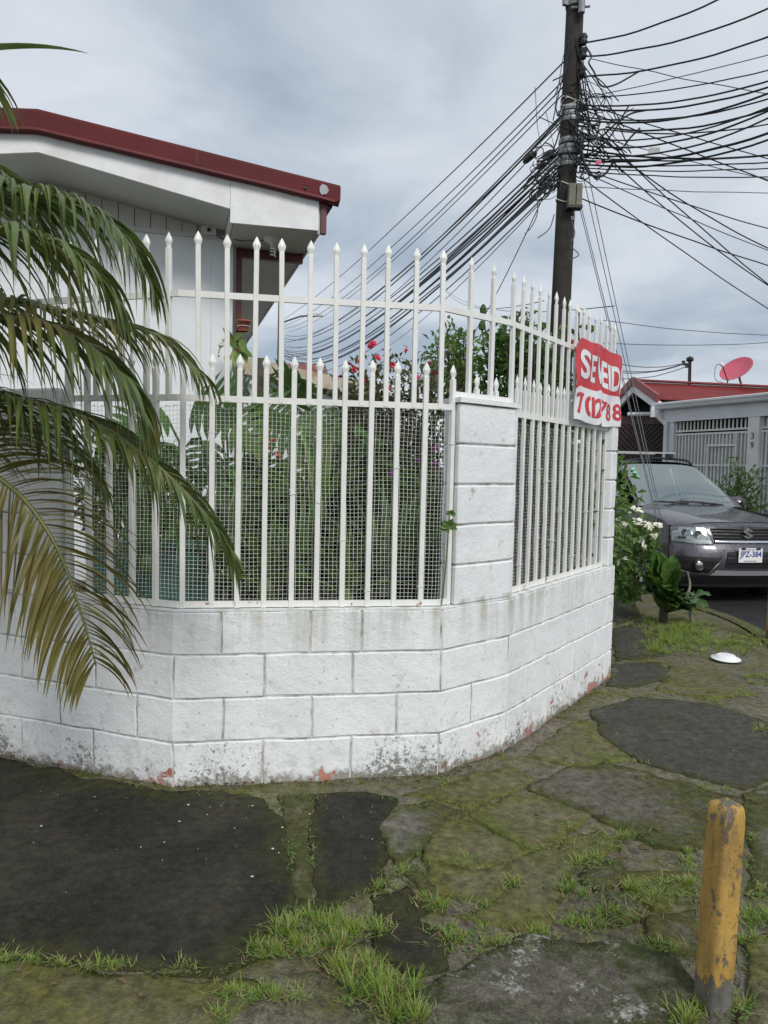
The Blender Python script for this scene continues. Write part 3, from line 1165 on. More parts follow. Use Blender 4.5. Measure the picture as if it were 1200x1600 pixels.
fr_ = tag(empty('picket_fence', WP.at((sC + sD) / 2, FI, 0.8)), 'white lower picket fence with wire mesh behind the hanging banner', 'fence')
S0, S1 = P1 + 0.03, sE - 0.135
nr = 14
rp = [S0 + 0.015 + (S1 - S0 - 0.03) * i / (nr - 1) for i in range(nr)]
for s in rp:
    picket(fr_, s, 0.806, TIPL + 0.004 * nz((s * 9, 0, 0)), FI, w=0.019)
rail(fr_, S0 - 0.025, S1 + 0.01, RB, FI)
rail(fr_, S0 - 0.025, S1 + 0.01, RL, FI)
wire_mesh(fr_, S0 - 0.01, S1, 0.845, 1.70, 2)
ties(fr_, [rp[4], rp[6], rp[1], rp[10], rp[8], rp[5], rp[3]], [1.40, 1.22, 0.95, 1.20, 0.93, 1.05, 1.47], FI)

fu = tag(empty('picket_fence', WP.at(sB, FI, 1.75)), 'tall white picket extension standing on the lower fence all along', 'fence')
IU = FI + 0.0
up = [WP.find(x, 2.2, IU) for x in (110, 150, 190, 229, 264, 311, 356, 399, 441, 485, 526, 567, 606, 650, 692)]
up += [WP.find(x, 1.95, IU) for x in (733, 767, 800)]
up += [(a + b) / 2 for a, b in zip(rp, rp[1:])] + [rp[-1] + 0.06, rp[-1] + 0.14]
for s in up:
    picket(fu, s, 1.806 if s > rp[-1] + 0.02 else 1.742, TIPU + 0.006 * nz((s * 9, 0, 5)), IU + 0.001, w=0.0225 if s < P1 else 0.018)
for s in (WP.find(745, 1.85, IU), WP.find(775, 1.85, IU)):
    picket(fu, s, 1.80, TIPL - 0.03, IU)
rail(fu, L1 - 0.4, rp[-1] + 0.165, RU, IU + 0.002)
rail(fu, P0 - 0.01, P1 + 0.004, 1.816, IU + 0.002)


# ------------------------------------------------------------------ white house behind the fence
HO = V((-1.30, 6.20, 0))
HE = V((0.96, 0.28, 0)).normalized()
HG = V((-0.28, 0.96, 0)).normalized()


def H(a, b, z):
    p = HO + HE * a + HG * b
    p.z = z
    return p


def hbox(m, a0, a1, b0, b1, z0, z1):
    return m.hexa([H(a0, b0, z0), H(a1, b0, z0), H(a1, b1, z0), H(a0, b1, z0), H(a0, b0, z1), H(a1, b0, z1), H(a1, b1, z1), H(a0, b1, z1)])


house = tag(empty('white_house', H(-1.3, 3, 0.5)), 'white single-storey house with dark red roof edge behind the fence', 'house')
RG = -1.36                                # ridge, measured along the front


def soff(a):                              # underside of the sloping eaves
    return 3.575 - 0.178 * abs(a - RG)


TRIM = 3.29
# walls with a window opening on the left
m = MB()
hbox(m, -6.0, -2.62, 0, 0.14, 0.4, TRIM)
hbox(m, -2.62, -1.92, 0, 0.14, 0.4, 1.95)
hbox(m, -2.62, -1.92, 0, 0.14, 2.95, TRIM)
hbox(m, -1.92, 0.0, 0, 0.14, 0.4, TRIM)
hbox(m, -0.14, 0.0, 0.142, 9.0, 0.4, 3.26)
m.build('wall', 'house_white', house)
m = MB()
hbox(m, -0.16, 0.012, -0.014, 0.03, 0.4, TRIM - 0.004)
m.build('corner_trim', 'house_white', house)
m = MB()
hbox(m, -6.0, 0.0, 0.05, 0.12, TRIM + 0.002, TRIM + 0.02)
m.build('wall_plate', 'board_grey', house)
# gable boards, each one proud of its joint
m = MB()
ba = [H(a, 0.06, z) for a, z in ((-6, TRIM + 0.03), (0, TRIM + 0.03), (0, soff(0) + 0.03), (RG, soff(RG) + 0.03), (-6, soff(-6) + 0.03))]
m.add(ba, [(0, 1, 2, 3, 4)])
m.build('gable_back', 'dark_wood', house)
a = -3.9
while a < -0.02:
    b = min(a + 0.121, 0.0)
    m = MB()
    a1 = b - 0.006
    m.hexa([H(a, 0.012, TRIM + 0.022), H(a1, 0.012, TRIM + 0.022), H(a1, 0.05, TRIM + 0.022), H(a, 0.05, TRIM + 0.022),
            H(a, 0.012, max(TRIM + 0.03, soff(a) + 0.02)), H(a1, 0.012, max(TRIM + 0.03, soff(a1) + 0.02)), H(a1, 0.05, max(TRIM + 0.03, soff(a1) + 0.02)), H(a, 0.05, max(TRIM + 0.03, soff(a) + 0.02))])
    m.build('board', 'board_grey', house)
    a = b
m = MB()
hbox(m, -6.0, -0.0, -0.020, 0.010, TRIM - 0.012, TRIM + 0.022)
m.build('trim_strip', 'board_grey', house)
# window
m = MB()
hbox(m, -2.60, -1.94, 0.09, 0.10, 1.97, 2.93)
win = m.build('window', 'window_dark', house)
m = MB()
for a0, a1, z0, z1 in ((-2.62, -1.92, 1.95, 2.0), (-2.62, -1.92, 2.9, 2.95), (-2.62, -2.57, 2.0, 2.9), (-1.97, -1.92, 2.0, 2.9), (-2.30, -2.25, 2.0, 2.9)):
    hbox(m, a0, a1, 0.03, 0.088, z0, z1)
m.build('frame', 'trim_white', win)
for k in range(7):
    m = MB()
    a = -2.56 + k * 0.093
    hbox(m, a, a + 0.014, 0.008, 0.022, 1.96, 2.94)
    m.build('bar', 'fence_paint', win)

OV = -0.60


def slope_panel(m, fz0, fz1, b0, b1, aa):
    for a0, a1 in zip(aa, aa[1:]):
        m.hexa([H(a0, b0, fz0(a0)), H(a1, b0, fz0(a1)), H(a1, b1, fz0(a1)), H(a0, b1, fz0(a0)),
                H(a0, b0, fz1(a0)), H(a1, b0, fz1(a1)), H(a1, b1, fz1(a1)), H(a0, b1, fz1(a0))])


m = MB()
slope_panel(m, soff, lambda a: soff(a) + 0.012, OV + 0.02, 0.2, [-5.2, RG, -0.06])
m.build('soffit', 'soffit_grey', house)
rb = lambda a: (3.695 - 0.112 * abs(a - RG))      # lower edge of the red edge trim
rt = lambda a: (3.842 - 0.117 * abs(a - RG))
m = MB()
slope_panel(m, soff, rb, OV, OV + 0.02, [-5.2, RG, -0.06])
m.build('fascia', 'trim_white', house)
# boxed eave end and its flat soffit running back along the side
m = MB()
m.hexa([H(-0.058, OV - 0.004, 3.242), H(0.605, OV - 0.004, 3.255), H(0.605, OV + 0.02, 3.255), H(-0.058, OV + 0.02, 3.242),
        H(-0.058, OV - 0.004, rb(-0.058)), H(0.605, OV - 0.004, rb(0.605) + 0.02), H(0.605, OV + 0.02, rb(0.605) + 0.02), H(-0.058, OV + 0.02, rb(-0.058))])
m.build('eave_end', 'trim_white', house)
m = MB()
hbox(m, -0.056, -0.036, OV + 0.022, -0.03, 3.244, 3.36)
m.build('eave_return', 'trim_white', house)
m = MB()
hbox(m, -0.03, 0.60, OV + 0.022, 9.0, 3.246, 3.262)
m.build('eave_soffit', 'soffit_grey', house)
m = MB()
hbox(m, 0.603, 0.623, OV + 0.022, 9.0, 3.235, 3.46)
m.build('side_fascia', 'soffit_grey', house)
# folded red metal along the verge, with a rolled lower lip
m = MB()
aa = [-5.2] + [RG - 0.02, RG + 0.02] + [RG + 0.02 + (0.765 - RG - 0.02) * i / 14 for i in range(1, 15)]
rows = []
for a in aa:
    w = 0.006 * nz((a * 2.2, 0, 3))
    c_ = -0.05 if a > 0.76 else 0.0
    rows.append([H(a, OV + 0.3, rt(a) + 0.05), H(a, OV - 0.035, rt(a) + 0.004), H(a, OV - 0.045 + w, rt(a) - 0.01), H(a, OV - 0.040 + w, rb(a) + 0.035), H(a + c_, OV - 0.062 + w, rb(a) + 0.022 + w), H(a + c_, OV - 0.066 + w, rb(a) + 0.004 + w), H(a + c_, OV - 0.03, rb(a) - 0.004 + w), H(a, OV + 0.03, rb(a) + 0.002)])
m.strip([list(reversed(r)) for r in rows])
m.add(rows[-1], [tuple(range(8))])
verge = m.build('roof_verge', 'roof_red', house)
for a in (-0.32, -2.6):
    m = MB()
    m.hexa([H(a, OV - 0.052, rb(a) + 0.03), H(a + 0.035, OV - 0.052, rb(a + 0.035) + 0.03), H(a + 0.035, OV - 0.03, rb(a + 0.035) + 0.03), H(a, OV - 0.03, rb(a) + 0.03),
            H(a, OV - 0.052, rt(a) - 0.004), H(a + 0.035, OV - 0.052, rt(a + 0.035) - 0.004), H(a + 0.035, OV - 0.03, rt(a + 0.035)), H(a, OV - 0.03, rt(a))])
    m.build('sheet_lap', 'roof_red', verge)
m = MB()
pp = [(0.615, 0), (0.655, 0.015), (0.672, 0.05), (0.655, 0.085), (0.62, 0.09), (0.60, 0.055), (0.602, 0.02)]
m.add([H(a, OV - 0.052, rb(a) + 0.035 + z * 0.9) for a, z in pp], [tuple(range(len(pp)))])
m.build('tin_patch', 'tin_patch', verge)
m = MB()
m.lathe([(0.0, -0.004), (0.012, -0.004), (0.012, 0.0)], 10, H(0.49, OV - 0.052, rb(0.49) + 0.062), HE.to_track_quat('X', 'Z').to_matrix() @ Matrix.Rotation(math.pi / 2, 3, 'X'))
m.build('screw', 'black_plastic', verge)
# roof sheets
m = MB()
m.add([H(-5.4, OV - 0.02, rt(-5.4) + 0.06), H(RG, OV - 0.02, rt(RG) + 0.012), H(0.76, OV - 0.02, rt(0.76) + 0.012), H(-5.4, 9, rt(-5.4) + 0.06), H(RG, 9, rt(RG) + 0.012), H(0.76, 9, rt(0.76) + 0.012)],
      [(0, 1, 4, 3), (1, 2, 5, 4)])
m.build('roof_sheet', 'roof_red', house)
m = MB()
hbox(m, 0.645, 0.72, OV + 0.032, 9.0, 3.455, 3.47)
hbox(m, 0.71, 0.722, OV + 0.033, 9.0, 3.472, 3.57)
m.build('gutter', 'roof_red', house)
m = MB()
hbox(m, 0.626, 0.668, OV + 0.0, OV + 0.05, 3.24, 3.468)
m.build('downpipe', 'post_red', house)
m = MB()
hbox(m, 0.045, 0.09, 0.05, 0.095, 0.5, 3.17)
m.build('post', 'post_red', house)
m = MB()
hbox(m, 0.045, 0.60, 0.045, 0.10, 3.172, 3.243)
m.build('beam', 'post_red', house)
# outlet box with a loose cable, and a bare spiral bulb
m = MB()
hbox(m, -0.245, -0.128, -0.05, -0.021, TRIM + 0.014, TRIM + 0.079)
jb = m.build('junction_box', 'trim_white', house)
m = MB()
m.lathe([(0, 0), (0.014, 0), (0.014, 0.02), (0.0, 0.02)], 12, H(-0.185, -0.052, TRIM + 0.045), HG.to_track_quat('-Z', 'Y').to_matrix())
m.build('socket', 'black_plastic', jb)
m = MB()
m.tube(spline([H(-0.13, -0.03, TRIM + 0.02), H(-0.05, -0.03, TRIM - 0.01), H(-0.01, -0.05, TRIM + 0.03), H(0.03, -0.2, 3.235), H(0.3, -0.28, 3.24)], 6), 0.005, 5)
m.build('lamp_wire', 'cable_grey', house)
lc = H(0.30, -0.30, 3.246)
m = MB()
m.lathe([(0.075, 0), (0.072, -0.018), (0.045, -0.03), (0.026, -0.034), (0.024, -0.06), (0, -0.06)], 18, lc)
lh = m.build('lamp_holder', 'bulb_white', house, True)
m = MB()
m.tube([lc + V((0.019 * math.cos(t), 0.019 * math.sin(t), -0.062 - 0.0062 * t / 1.6)) for t in [k * 0.45 for k in range(44)]], 0.0062, 6)
m.build('bulb', 'bulb_white', lh, True)

# ------------------------------------------------------------------ far house with a rusty roof
far = tag(empty('far_house', (-1.6, 14.2, 0)), 'white far house with rust-stained cream roof edge, seen between the pickets', 'house')
m = MB()
p0, p1 = at(330, 590, 13.5), at(585, 628, 13.0)
m.hexa([(p0.x, p0.y, 0), (p1.x, p1.y, 0), (p1.x, 18, 0), (p0.x, 18, 0), (p0.x, p0.y, p0.z), (p1.x, p1.y, p1.z), (p1.x, 18, p1.z), (p0.x, 18, p0.z)])
m.build('wall', 'house_white', far)
m = MB()
q0, q1 = at(330, 548, 13.3), at(592, 602, 12.7)
m.hexa([(q0.x, q0.y - 0.02, q0.z - 0.30), (q1.x, q1.y - 0.02, q1.z - 0.22), (q1.x, q1.y + 0.06, q1.z - 0.22), (q0.x, q0.y + 0.06, q0.z - 0.30), (q0.x, q0.y - 0.02, q0.z), (q1.x, q1.y - 0.02, q1.z), (q1.x, q1.y + 0.06, q1.z), (q0.x, q0.y + 0.06, q0.z)])
m.build('fascia', 'rusty_cream', far)
m = MB()
m.hexa([(q0.x, q0.y + 0.07, q0.z - 0.06), (q1.x, q1.y + 0.07, q1.z - 0.06), (q1.x, 18, q1.z - 0.06), (q0.x, 18, q0.z - 0.06), (q0.x, q0.y + 0.07, q0.z - 0.02), (q1.x, q1.y + 0.07, q1.z - 0.02), (q1.x, 18, q1.z - 0.02), (q0.x, 18, q0.z - 0.02)])
m.build('roof', 'sheet_grey', far)
m = MB()
k0 = at(560, 640, 12.9)
m.box((k0.x - 0.5, k0.y - 0.02, 0.8), (k0.x - 0.02, k0.y + 0.05, k0.z))
m.build('door', 'window_dark', far)

far2 = tag(empty('far_house', (-2.6, 24, 0)), 'distant house with plain red roof above the rusty roof edge', 'house')
b0, b1 = at(395, 549, 24), at(483, 552, 24)
m = MB()
m.box((b0.x - 0.6, 24.3, 0), (b1.x, 30, b1.z - 0.75))
m.build('wall', 'house_white', far2)
m = MB()
m.hexa([(b0.x - 0.8, 24, b0.z - 0.6), (b1.x + 0.3, 24, b1.z - 0.6), (b1.x + 0.3, 30.5, b1.z - 0.5), (b0.x - 0.8, 30.5, b0.z - 0.5), (b0.x - 0.8, 26.6, b0.z), (b1.x + 0.3, 26.6, b1.z), (b1.x + 0.3, 27, b1.z), (b0.x - 0.8, 27, b0.z)])
m.build('roof', 'tile_red', far2)

# ------------------------------------------------------------------ neighbour's house with the grille gate
NO = V((5.30, 14.0, 0))
ND = V((math.sin(RAD(22)), -math.cos(RAD(22)), 0))     # along the front, towards the viewer
NN = V((-ND.y, ND.x, 0))                                # into the house
NG = -0.05


def Nh(t, b, z):
    p = NO + ND * t + NN * b
    p.z = z
    return p


def nbox(m, t0, t1, b0, b1, z0, z1):
    return m.hexa([Nh(t0, b0, z0), Nh(t1, b0, z0), Nh(t1, b1, z0), Nh(t0, b1, z0), Nh(t0, b0, z1), Nh(t1, b0, z1), Nh(t1, b1, z1), Nh(t0, b1, z1)])


nh = tag(empty('gated_house', Nh(1.5, 1.5, NG)), 'house with red corrugated roof and pale grille gate behind the car', 'house')
GZ = 2.76
m = MB()
rows = []
for t in (-0.28, 6.0):
    rows.append([Nh(t, 0.0, GZ - 0.13), Nh(t, -0.10, GZ - 0.13), Nh(t, -0.135, GZ - 0.11), Nh(t, -0.15, GZ - 0.06), Nh(t, -0.165, GZ - 0.045), Nh(t, -0.165, GZ - 0.012), Nh(t, -0.14, GZ), Nh(t, 0.05, GZ)])
m.strip(rows)
m.add(rows[0], [tuple(range(8))])
gut = m.build('gutter', 'gutter_grey', nh)
m = MB()
nbox(m, -0.10, 6.0, -0.02, 0.02, GZ - 0.36, GZ - 0.132)
m.build('fascia', 'gutter_grey', nh)
m = MB()
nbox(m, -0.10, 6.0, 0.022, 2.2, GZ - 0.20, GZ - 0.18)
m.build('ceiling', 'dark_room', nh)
m = MB()
m.tube(spline([Nh(-0.16, -0.08, GZ - 0.13), Nh(-0.16, -0.08, GZ - 0.26), Nh(-0.08, -0.02, GZ - 0.36), Nh(0.0, -0.035, GZ - 0.42), Nh(0.0, -0.035, GZ - 0.6), Nh(0.0, -0.035, 0)], 5), 0.045, 8)
m.build('downpipe', 'gutter_grey', nh, True)
m = MB()
nbox(m, -0.05, 0.16, 0.0, 0.2, NG, GZ - 0.362)
m.build('column', 'gutter_grey', nh)
m = MB()
nbox(m, 1.84, 2.06, -0.012, 0.2, NG, GZ - 0.362)
colm = m.build('column', 'gate_paint', nh)
m = MB()
text_on(m, '3', lambda u, v, o: Nh(u, -0.016, v), 1.91, 1.98, 2.03, 2.14, 0.02)
text_on(m, '9', lambda u, v, o: Nh(u, -0.016, v), 1.91, 1.98, 1.88, 1.99, 0.02)
m.build('house_number', 'number_green', colm)
# grille strip, then gate of bars in front of grey sheet
GT = 2.20
for t0, t1 in ((0.18, 1.82), (2.08, 4.4)):
    g = empty('grille', Nh(t0, 0.05, GT))
    WM[g.name] = Matrix.LocRotScale(g.location, None, None)
    child_world(g, nh)
    g.location = (0, 0, 0)
    g.matrix_parent_inverse = Matrix.Identity(4)
    g.location = Nh(t0, 0.05, GT) - nh.location
    k = int((t1 - t0) / 0.085)
    for i in range(k + 1):
        t = t0 + (t1 - t0) * i / k
        m = MB()
        nbox(m, t - 0.011, t + 0.011, 0.045, 0.067, GT + 0.03, GZ - 0.37)
        m.build('bar', 'gate_paint', g)
    for z in (GT + 0.02, GT + 0.30):
        m = MB()
        nbox(m, t0 - 0.02, t1 + 0.02, 0.048, 0.064, z - 0.016, z + 0.016)
        m.build('rail', 'gate_paint', g)
    gt = MB()
    nbox(gt, t0 - 0.02, t1 + 0.02, 0.085, 0.10, NG + 0.08, GT - 0.03)
    gate = gt.build('gate', 'sheet_grey', nh)
    k = int((t1 - t0) / 0.078)
    for i in range(k + 1):
        t = t0 + (t1 - t0) * i / k
        m = MB()
        nbox(m, t - 0.011, t + 0.011, 0.05, 0.072, NG + 0.1, GT - 0.05)
        m.build('bar', 'gate_paint', gate)
    for z in (GT - 0.04, 1.60, 0.4):
        m = MB()
        nbox(m, t0 - 0.02, t1 + 0.02, 0.046, 0.060, z - 0.017, z + 0.017)
        m.build('rail', 'gate_paint', gate)
    if t0 < 1:
        d0, d1 = 0.98, 1.56
        for a0, a1, z0, z1 in ((d0, d1, 1.93, 1.965), (d0, d1, 1.20, 1.235), (d0, d1, 1.13, 1.165), (d0 - 0.03, d0, NG + 0.1, 1.965), (d1, d1 + 0.03, NG + 0.1, GT - 0.06)):
            m = MB()
            nbox(m, a0, a1, 0.022, 0.043, z0, z1)
            m.build('door_frame', 'gate_paint', gate)
        m = MB()
        nbox(m, d1 - 0.09, d1 - 0.005, 0.008, 0.021, 1.12, 1.245)
        m.build('lock', 'sheet_grey', gate)
m = MB()
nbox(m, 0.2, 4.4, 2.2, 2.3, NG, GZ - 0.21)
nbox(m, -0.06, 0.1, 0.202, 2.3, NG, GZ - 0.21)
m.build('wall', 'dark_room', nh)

# gable roof in corrugated sheet: ridge from the open gable end to the right
Ra, Rb2 = at(993, 597, 15.2), at(1290, 611, 16.4)
Ea, Eb = at(1031, 624, 14.15), at(1330, 640, 15.3)
La = Ra + (Ra - Ea) * 1.0
La.z = Ea.z
m = MB()
nrow = 150
rows = []
for i in range(nrow + 1):
    t = i / nrow
    a, b = Ra.lerp(Rb2, t), Ea.lerp(Eb, t)
    dz = 0.018 * (1 if i % 2 else -1)
    rows.append([a + V((0, 0, dz)), b + V((0, 0, dz))])
m.strip(rows)
nroof = m.build('roof', 'tile_red', nh)
m = MB()
Lb = La + (Rb2 - Ra)
rows = []
for i in range(nrow + 1):
    t = i / nrow
    a, b = Ra.lerp(Rb2, t), La.lerp(Lb, t)
    dz = 0.018 * (1 if i % 2 else -1)
    rows.append([a + V((0, 0, dz)), b + V((0, 0, dz))])
m.strip(rows)
m.build('roof', 'tile_red', nh)
m = MB()
m.bar(Ra + V((-0.04, 0, 0.04)), Rb2 + V((0, 0, 0.04)), 0.20, 0.03)
m.build('ridge_cap', 'tile_red', nroof)
dn = (Rb2 - Ra).normalized()
for Pq, nm, mt2, dz, w, off in ((Ea, 'rake_trim', 'tile_red', 0.03, 0.15, -0.06), (La, 'rake_trim', 'tile_red', 0.03, 0.15, -0.06), (Ea, 'rake_board', 'trim_white', -0.12, 0.16, -0.02), (La, 'rake_board', 'trim_white', -0.12, 0.16, -0.02)):
    m = MB()
    A_, B_ = Ra + dn * off + V((0, 0, dz)), Pq + dn * off + V((0, 0, dz))
    B_ = B_ + (B_ - A_) * 0.04
    m.bar(A_, B_, 0.06, w)
    m.build(nm, mt2, nh)
m = MB()
Ez = Ea + dn * 0.02 + V((0, 0, -0.20))
m.box((Ez.x - 0.18, Ez.y - 0.05, Ez.z - 0.14), (Ez.x + 0.22, Ez.y + 0.03, Ez.z + 0.06))
m.build('rake_end', 'trim_white', nh)
# dark carport under the gable, closed by a wooden lattice
m = MB()
Wl = La + V((0, 0, -0.3))
cb = [(La.x - 0.3, La.y + 0.6), (Ea.x, Ea.y + 0.6)]
cpa, cpb = at(930, 650, 15.2), at(1046, 650, 14.35)
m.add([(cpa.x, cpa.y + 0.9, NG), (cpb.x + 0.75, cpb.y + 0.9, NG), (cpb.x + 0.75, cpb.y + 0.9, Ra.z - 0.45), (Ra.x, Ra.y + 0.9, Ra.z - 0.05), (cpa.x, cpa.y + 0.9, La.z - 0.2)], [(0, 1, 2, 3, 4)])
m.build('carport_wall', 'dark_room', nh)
m = MB()
zt = at(1000, 657, 14.7).z
m.bar((cpa.x, cpa.y, zt), (cpb.x, cpb.y, zt), 0.08, 0.16)
cbm = m.build('carport_beam', 'dark_wood', nh)
m = MB()
z2 = at(1000, 647, 14.6).z
m.tube([V((cpb.x, cpb.y - 0.06, z2)), V((at(985, 647, 14.6).x, 14.75, z2))], 0.04, 8)
m.build('drain_pipe', 'gutter_grey', nh)
lat = MB()
zl0 = 0.9
lat.bar((cpa.x, cpa.y, zl0), (cpb.x, cpb.y, zl0), 0.06, 0.08)
lat_o = lat.build('lattice', 'dark_wood', nh)
Lw = (cpb - cpa).length
hl = zt - 0.08 - zl0
for k in range(-10, 22):
    for sgn in (1, -1):
        s0 = k * 0.105
        s1 = s0 + hl * sgn
        t0_, t1_ = s0 / Lw, s1 / Lw
        # clip to the panel
        ua, ub = 0.0, 1.0
        if abs(t1_ - t0_) > 1e-6:
            for bound, ge in ((0, True), (1, False)):
                u = (bound - t0_) / (t1_ - t0_)
                if (t1_ > t0_) == ge:
                    ua = max(ua, u)
                else:
                    ub = min(ub, u)
        if ub - ua < 0.05:
            continue
        pa, pb = cpa.lerp(cpb, t0_ + (t1_ - t0_) * ua), cpa.lerp(cpb, t0_ + (t1_ - t0_) * ub)
        pa.z, pb.z = zl0 + hl * ua, zl0 + hl * ub
        oy = 0.012 * sgn - 0.03
        m = MB()
        m.bar(pa + V((0, oy, 0)), pb + V((0, oy, 0)), 0.016, 0.045)
        m.build('slat', 'dark_wood', lat_o)

# roof mast and dish
rp0 = at(1078, 601, 15.6)
mast = tag(empty('roof_mast', rp0), 'thin dark service mast on the red roof with wires', 'mast')
m = MB()
tp = at(1078, 563, 15.6)
m.tube([rp0 + V((0, 0, -0.3)), tp], 0.035, 8)
m.build('pole', 'cable_black', mast)
m = MB()
m.lathe([(0, -0.03), (0.07, -0.02), (0.075, 0.05), (0.0, 0.09)], 10, tp)
m.build('cap', 'cable_black', mast, True)
for k, (x0, y0) in enumerate(((1068, 567), (1073, 571))):
    m = MB()
    c = at(x0, y0, 15.6)
    m.lathe([(0.02, -0.05), (0.045, -0.03), (0.03, 0), (0.045, 0.03), (0.02, 0.05)], 8, c)
    m.build('insulator', 'cable_black', mast, True)

dish = tag(empty('satellite_dish', at(1160, 600, 15.8)), 'round pink satellite dish on the red roof', 'dish')
dc = at(1152, 579, 15.8)
ax = V((-0.62, -0.42, 0.66)).normalized()
Rm = ax.to_track_quat('Z', 'Y').to_matrix()
prof = [(0.0, 0.0), (0.10, 0.005), (0.20, 0.022), (0.29, 0.048), (0.335, 0.065), (0.345, 0.066), (0.345, 0.058), (0.29, 0.038), (0.2, 0.012), (0.1, -0.006), (0, -0.012)]
m = MB()
m.lathe(prof, 28, dc, Rm)
m.build('reflector', 'dish_pink', dish, True)
m = MB()
tipd = at(1128, 570, 15.45)
lowd = dc + Rm @ V((0, -0.30, 0.03))
base_d = at(1137, 595, 15.75)
m.tube([base_d, tipd], 0.014, 6)
m.build('feed_arm', 'tile_red', dish)
m = MB()
m.lathe([(0, -0.05), (0.03, -0.045), (0.035, 0.02), (0.02, 0.05), (0, 0.05)], 10, tipd, V((0.7, 0.2, -0.6)).to_track_quat('Z', 'Y').to_matrix())
m.build('feed_horn', 'plastic_white', dish, True)
m = MB()
ft = at(1161, 606, 15.8)
m.tube([dc - ax * 0.02, ft + V((0, 0, -0.06))], 0.024, 8)
m.tube([base_d, at(1134, 604, 15.8) + V((0, 0, -0.06))], 0.014, 6)
m.tube([base_d, dc - ax * 0.012], 0.012, 6)
m.build('mount', 'tile_red', dish)
m = MB()
m.tube(spline([tipd, tipd + V((-0.12, 0, -0.02)), tipd + V((-0.12, 0, -0.3)), base_d + V((-0.05, 0, -0.06))], 6), 0.006, 4)
m.build('coax_cable', 'cable_black', dish)

# ------------------------------------------------------------------ utility pole
PY = 8.3
pb_, pt_ = at(855, 930, PY), at(899, 0, PY)
pdx = (pt_.x - pb_.x) / (pt_.z - pb_.z)


def pole_at(z, r=0.0, ang=0.0):
    return V((pb_.x + pdx * z + r * math.cos(ang), PY + r * math.sin(ang), z))


def pole_r(z):
    return 0.120 - 0.0042 * z


def pole_px(y):                          # height of the pole seen at picture row y
    return at(885, y, PY).z


up_ = tag(empty('utility_pole', pole_at(-0.1)), 'tall dark concrete utility pole behind the fence with a cable tangle', 'utility pole')
m = MB()
m.tube([pole_at(z) for z in (-0.3, 2, 4, 6, 8, 9.6)], [pole_r(z) for z in (-0.3, 2, 4, 6, 8, 9.6)], 20)
m.build('shaft', 'pole_concrete', up_, True)
for y, h in ((8, 0.06), (172, 0.05), (181, 0.045), (189, 0.045), (222, 0.05), (233, 0.05), (240, 0.04), (251, 0.05), (259, 0.045)):
    z = pole_px(y)
    m = MB()
    r = pole_r(z) + 0.008
    m.lathe([(r - 0.006, -h / 2), (r, -h / 2), (r + 0.004, 0), (r, h / 2), (r - 0.006, h / 2)], 20, pole_at(z))
    m.box((-0.02, -r - 0.05, -h / 2), (0.02, -r + 0.004, h / 2), Matrix.Translation(pole_at(z)) @ Matrix.Rotation(random.choice((-1.2, 1.15, 1.25)), 4, 'Z'))
    m.build('steel_band', 'band_steel', up_)
for y in (158, 163, 166, 290, 316):
    z = pole_px(y)
    m = MB()
    r = pole_r(z) + 0.006
    m.tube([pole_at(z + 0.03 * math.sin(2 * a + y), r, a) for a in [2 * math.pi * k / 24 for k in range(25)]], 0.006, 5)
    m.build('wire_wrap', 'tie_wire', up_)
for y in (70, 92, 120):
    z = pole_px(y)
    m = MB()
    c = pole_at(z, pole_r(z) + 0.04, -0.9)
    m.lathe([(0, -0.06), (0.03, -0.055), (0.045, -0.02), (0.028, 0), (0.045, 0.02), (0.03, 0.055), (0, 0.06)], 10, c)
    m.box((-0.02, -0.012, -0.012), (0.1, 0.012, 0.012), Matrix.Translation(c) @ Matrix.Rotation(math.pi - 0.9, 4, 'Z'))
    m.build('insulator', 'cable_black', up_, True)
m = MB()
c = at(909, 8, PY - 0.15)
m.tube([c + V((0, 0, -0.08)), c + V((0, 0, 0.4))], 0.035, 10)
m.tube([c + V((-0.1, 0.05, 0)), c + V((0.09, 0, -0.01))], 0.012, 6)
m.build('fuse_bracket', 'band_steel', up_)
# junction closure hanging on the right of the pole
m = MB()
c0 = at(894, 288, PY - 0.16)
c1 = at(892, 322, PY - 0.16)
for dx_, w in ((0.0, 0.07), (0.075, 0.06)):
    m.hexa([c1 + V((dx_ - w / 2, -0.05, 0)), c1 + V((dx_ + w / 2, -0.05, 0)), c1 + V((dx_ + w / 2, 0.06, 0)), c1 + V((dx_ - w / 2, 0.06, 0)),
            c0 + V((dx_ - w / 2, -0.04, 0)), c0 + V((dx_ + w / 2, -0.04, 0)), c0 + V((dx_ + w / 2, 0.06, 0)), c0 + V((dx_ - w / 2, 0.06, 0))])
clo = m.build('splice_closure', 'box_olive', up_)
m = MB()
m.box((-0.045, -0.055, -0.03), (0.115, 0.06, 0.0), Matrix.Translation(c1))
m.build('cable_glands', 'black_plastic', clo)
m = MB()
zt_, zb_ = pole_px(331), pole_px(347)
sq = lambda u, v, o: pole_at(v, pole_r(v) + 0.004, -0.9 + u / pole_r(v))
text_on(m, 'J', sq, -0.02, 0.06, (zt_ + zb_) / 2 + 0.01, zt_, 0.03)
text_on(m, '63', sq, -0.03, 0.08, zb_, (zt_ + zb_) / 2 - 0.01, 0.03)
m.build('painted_mark', 'plate_white', up_)

# ------------------------------------------------------------------ cables
CABLES = {'n': 0}


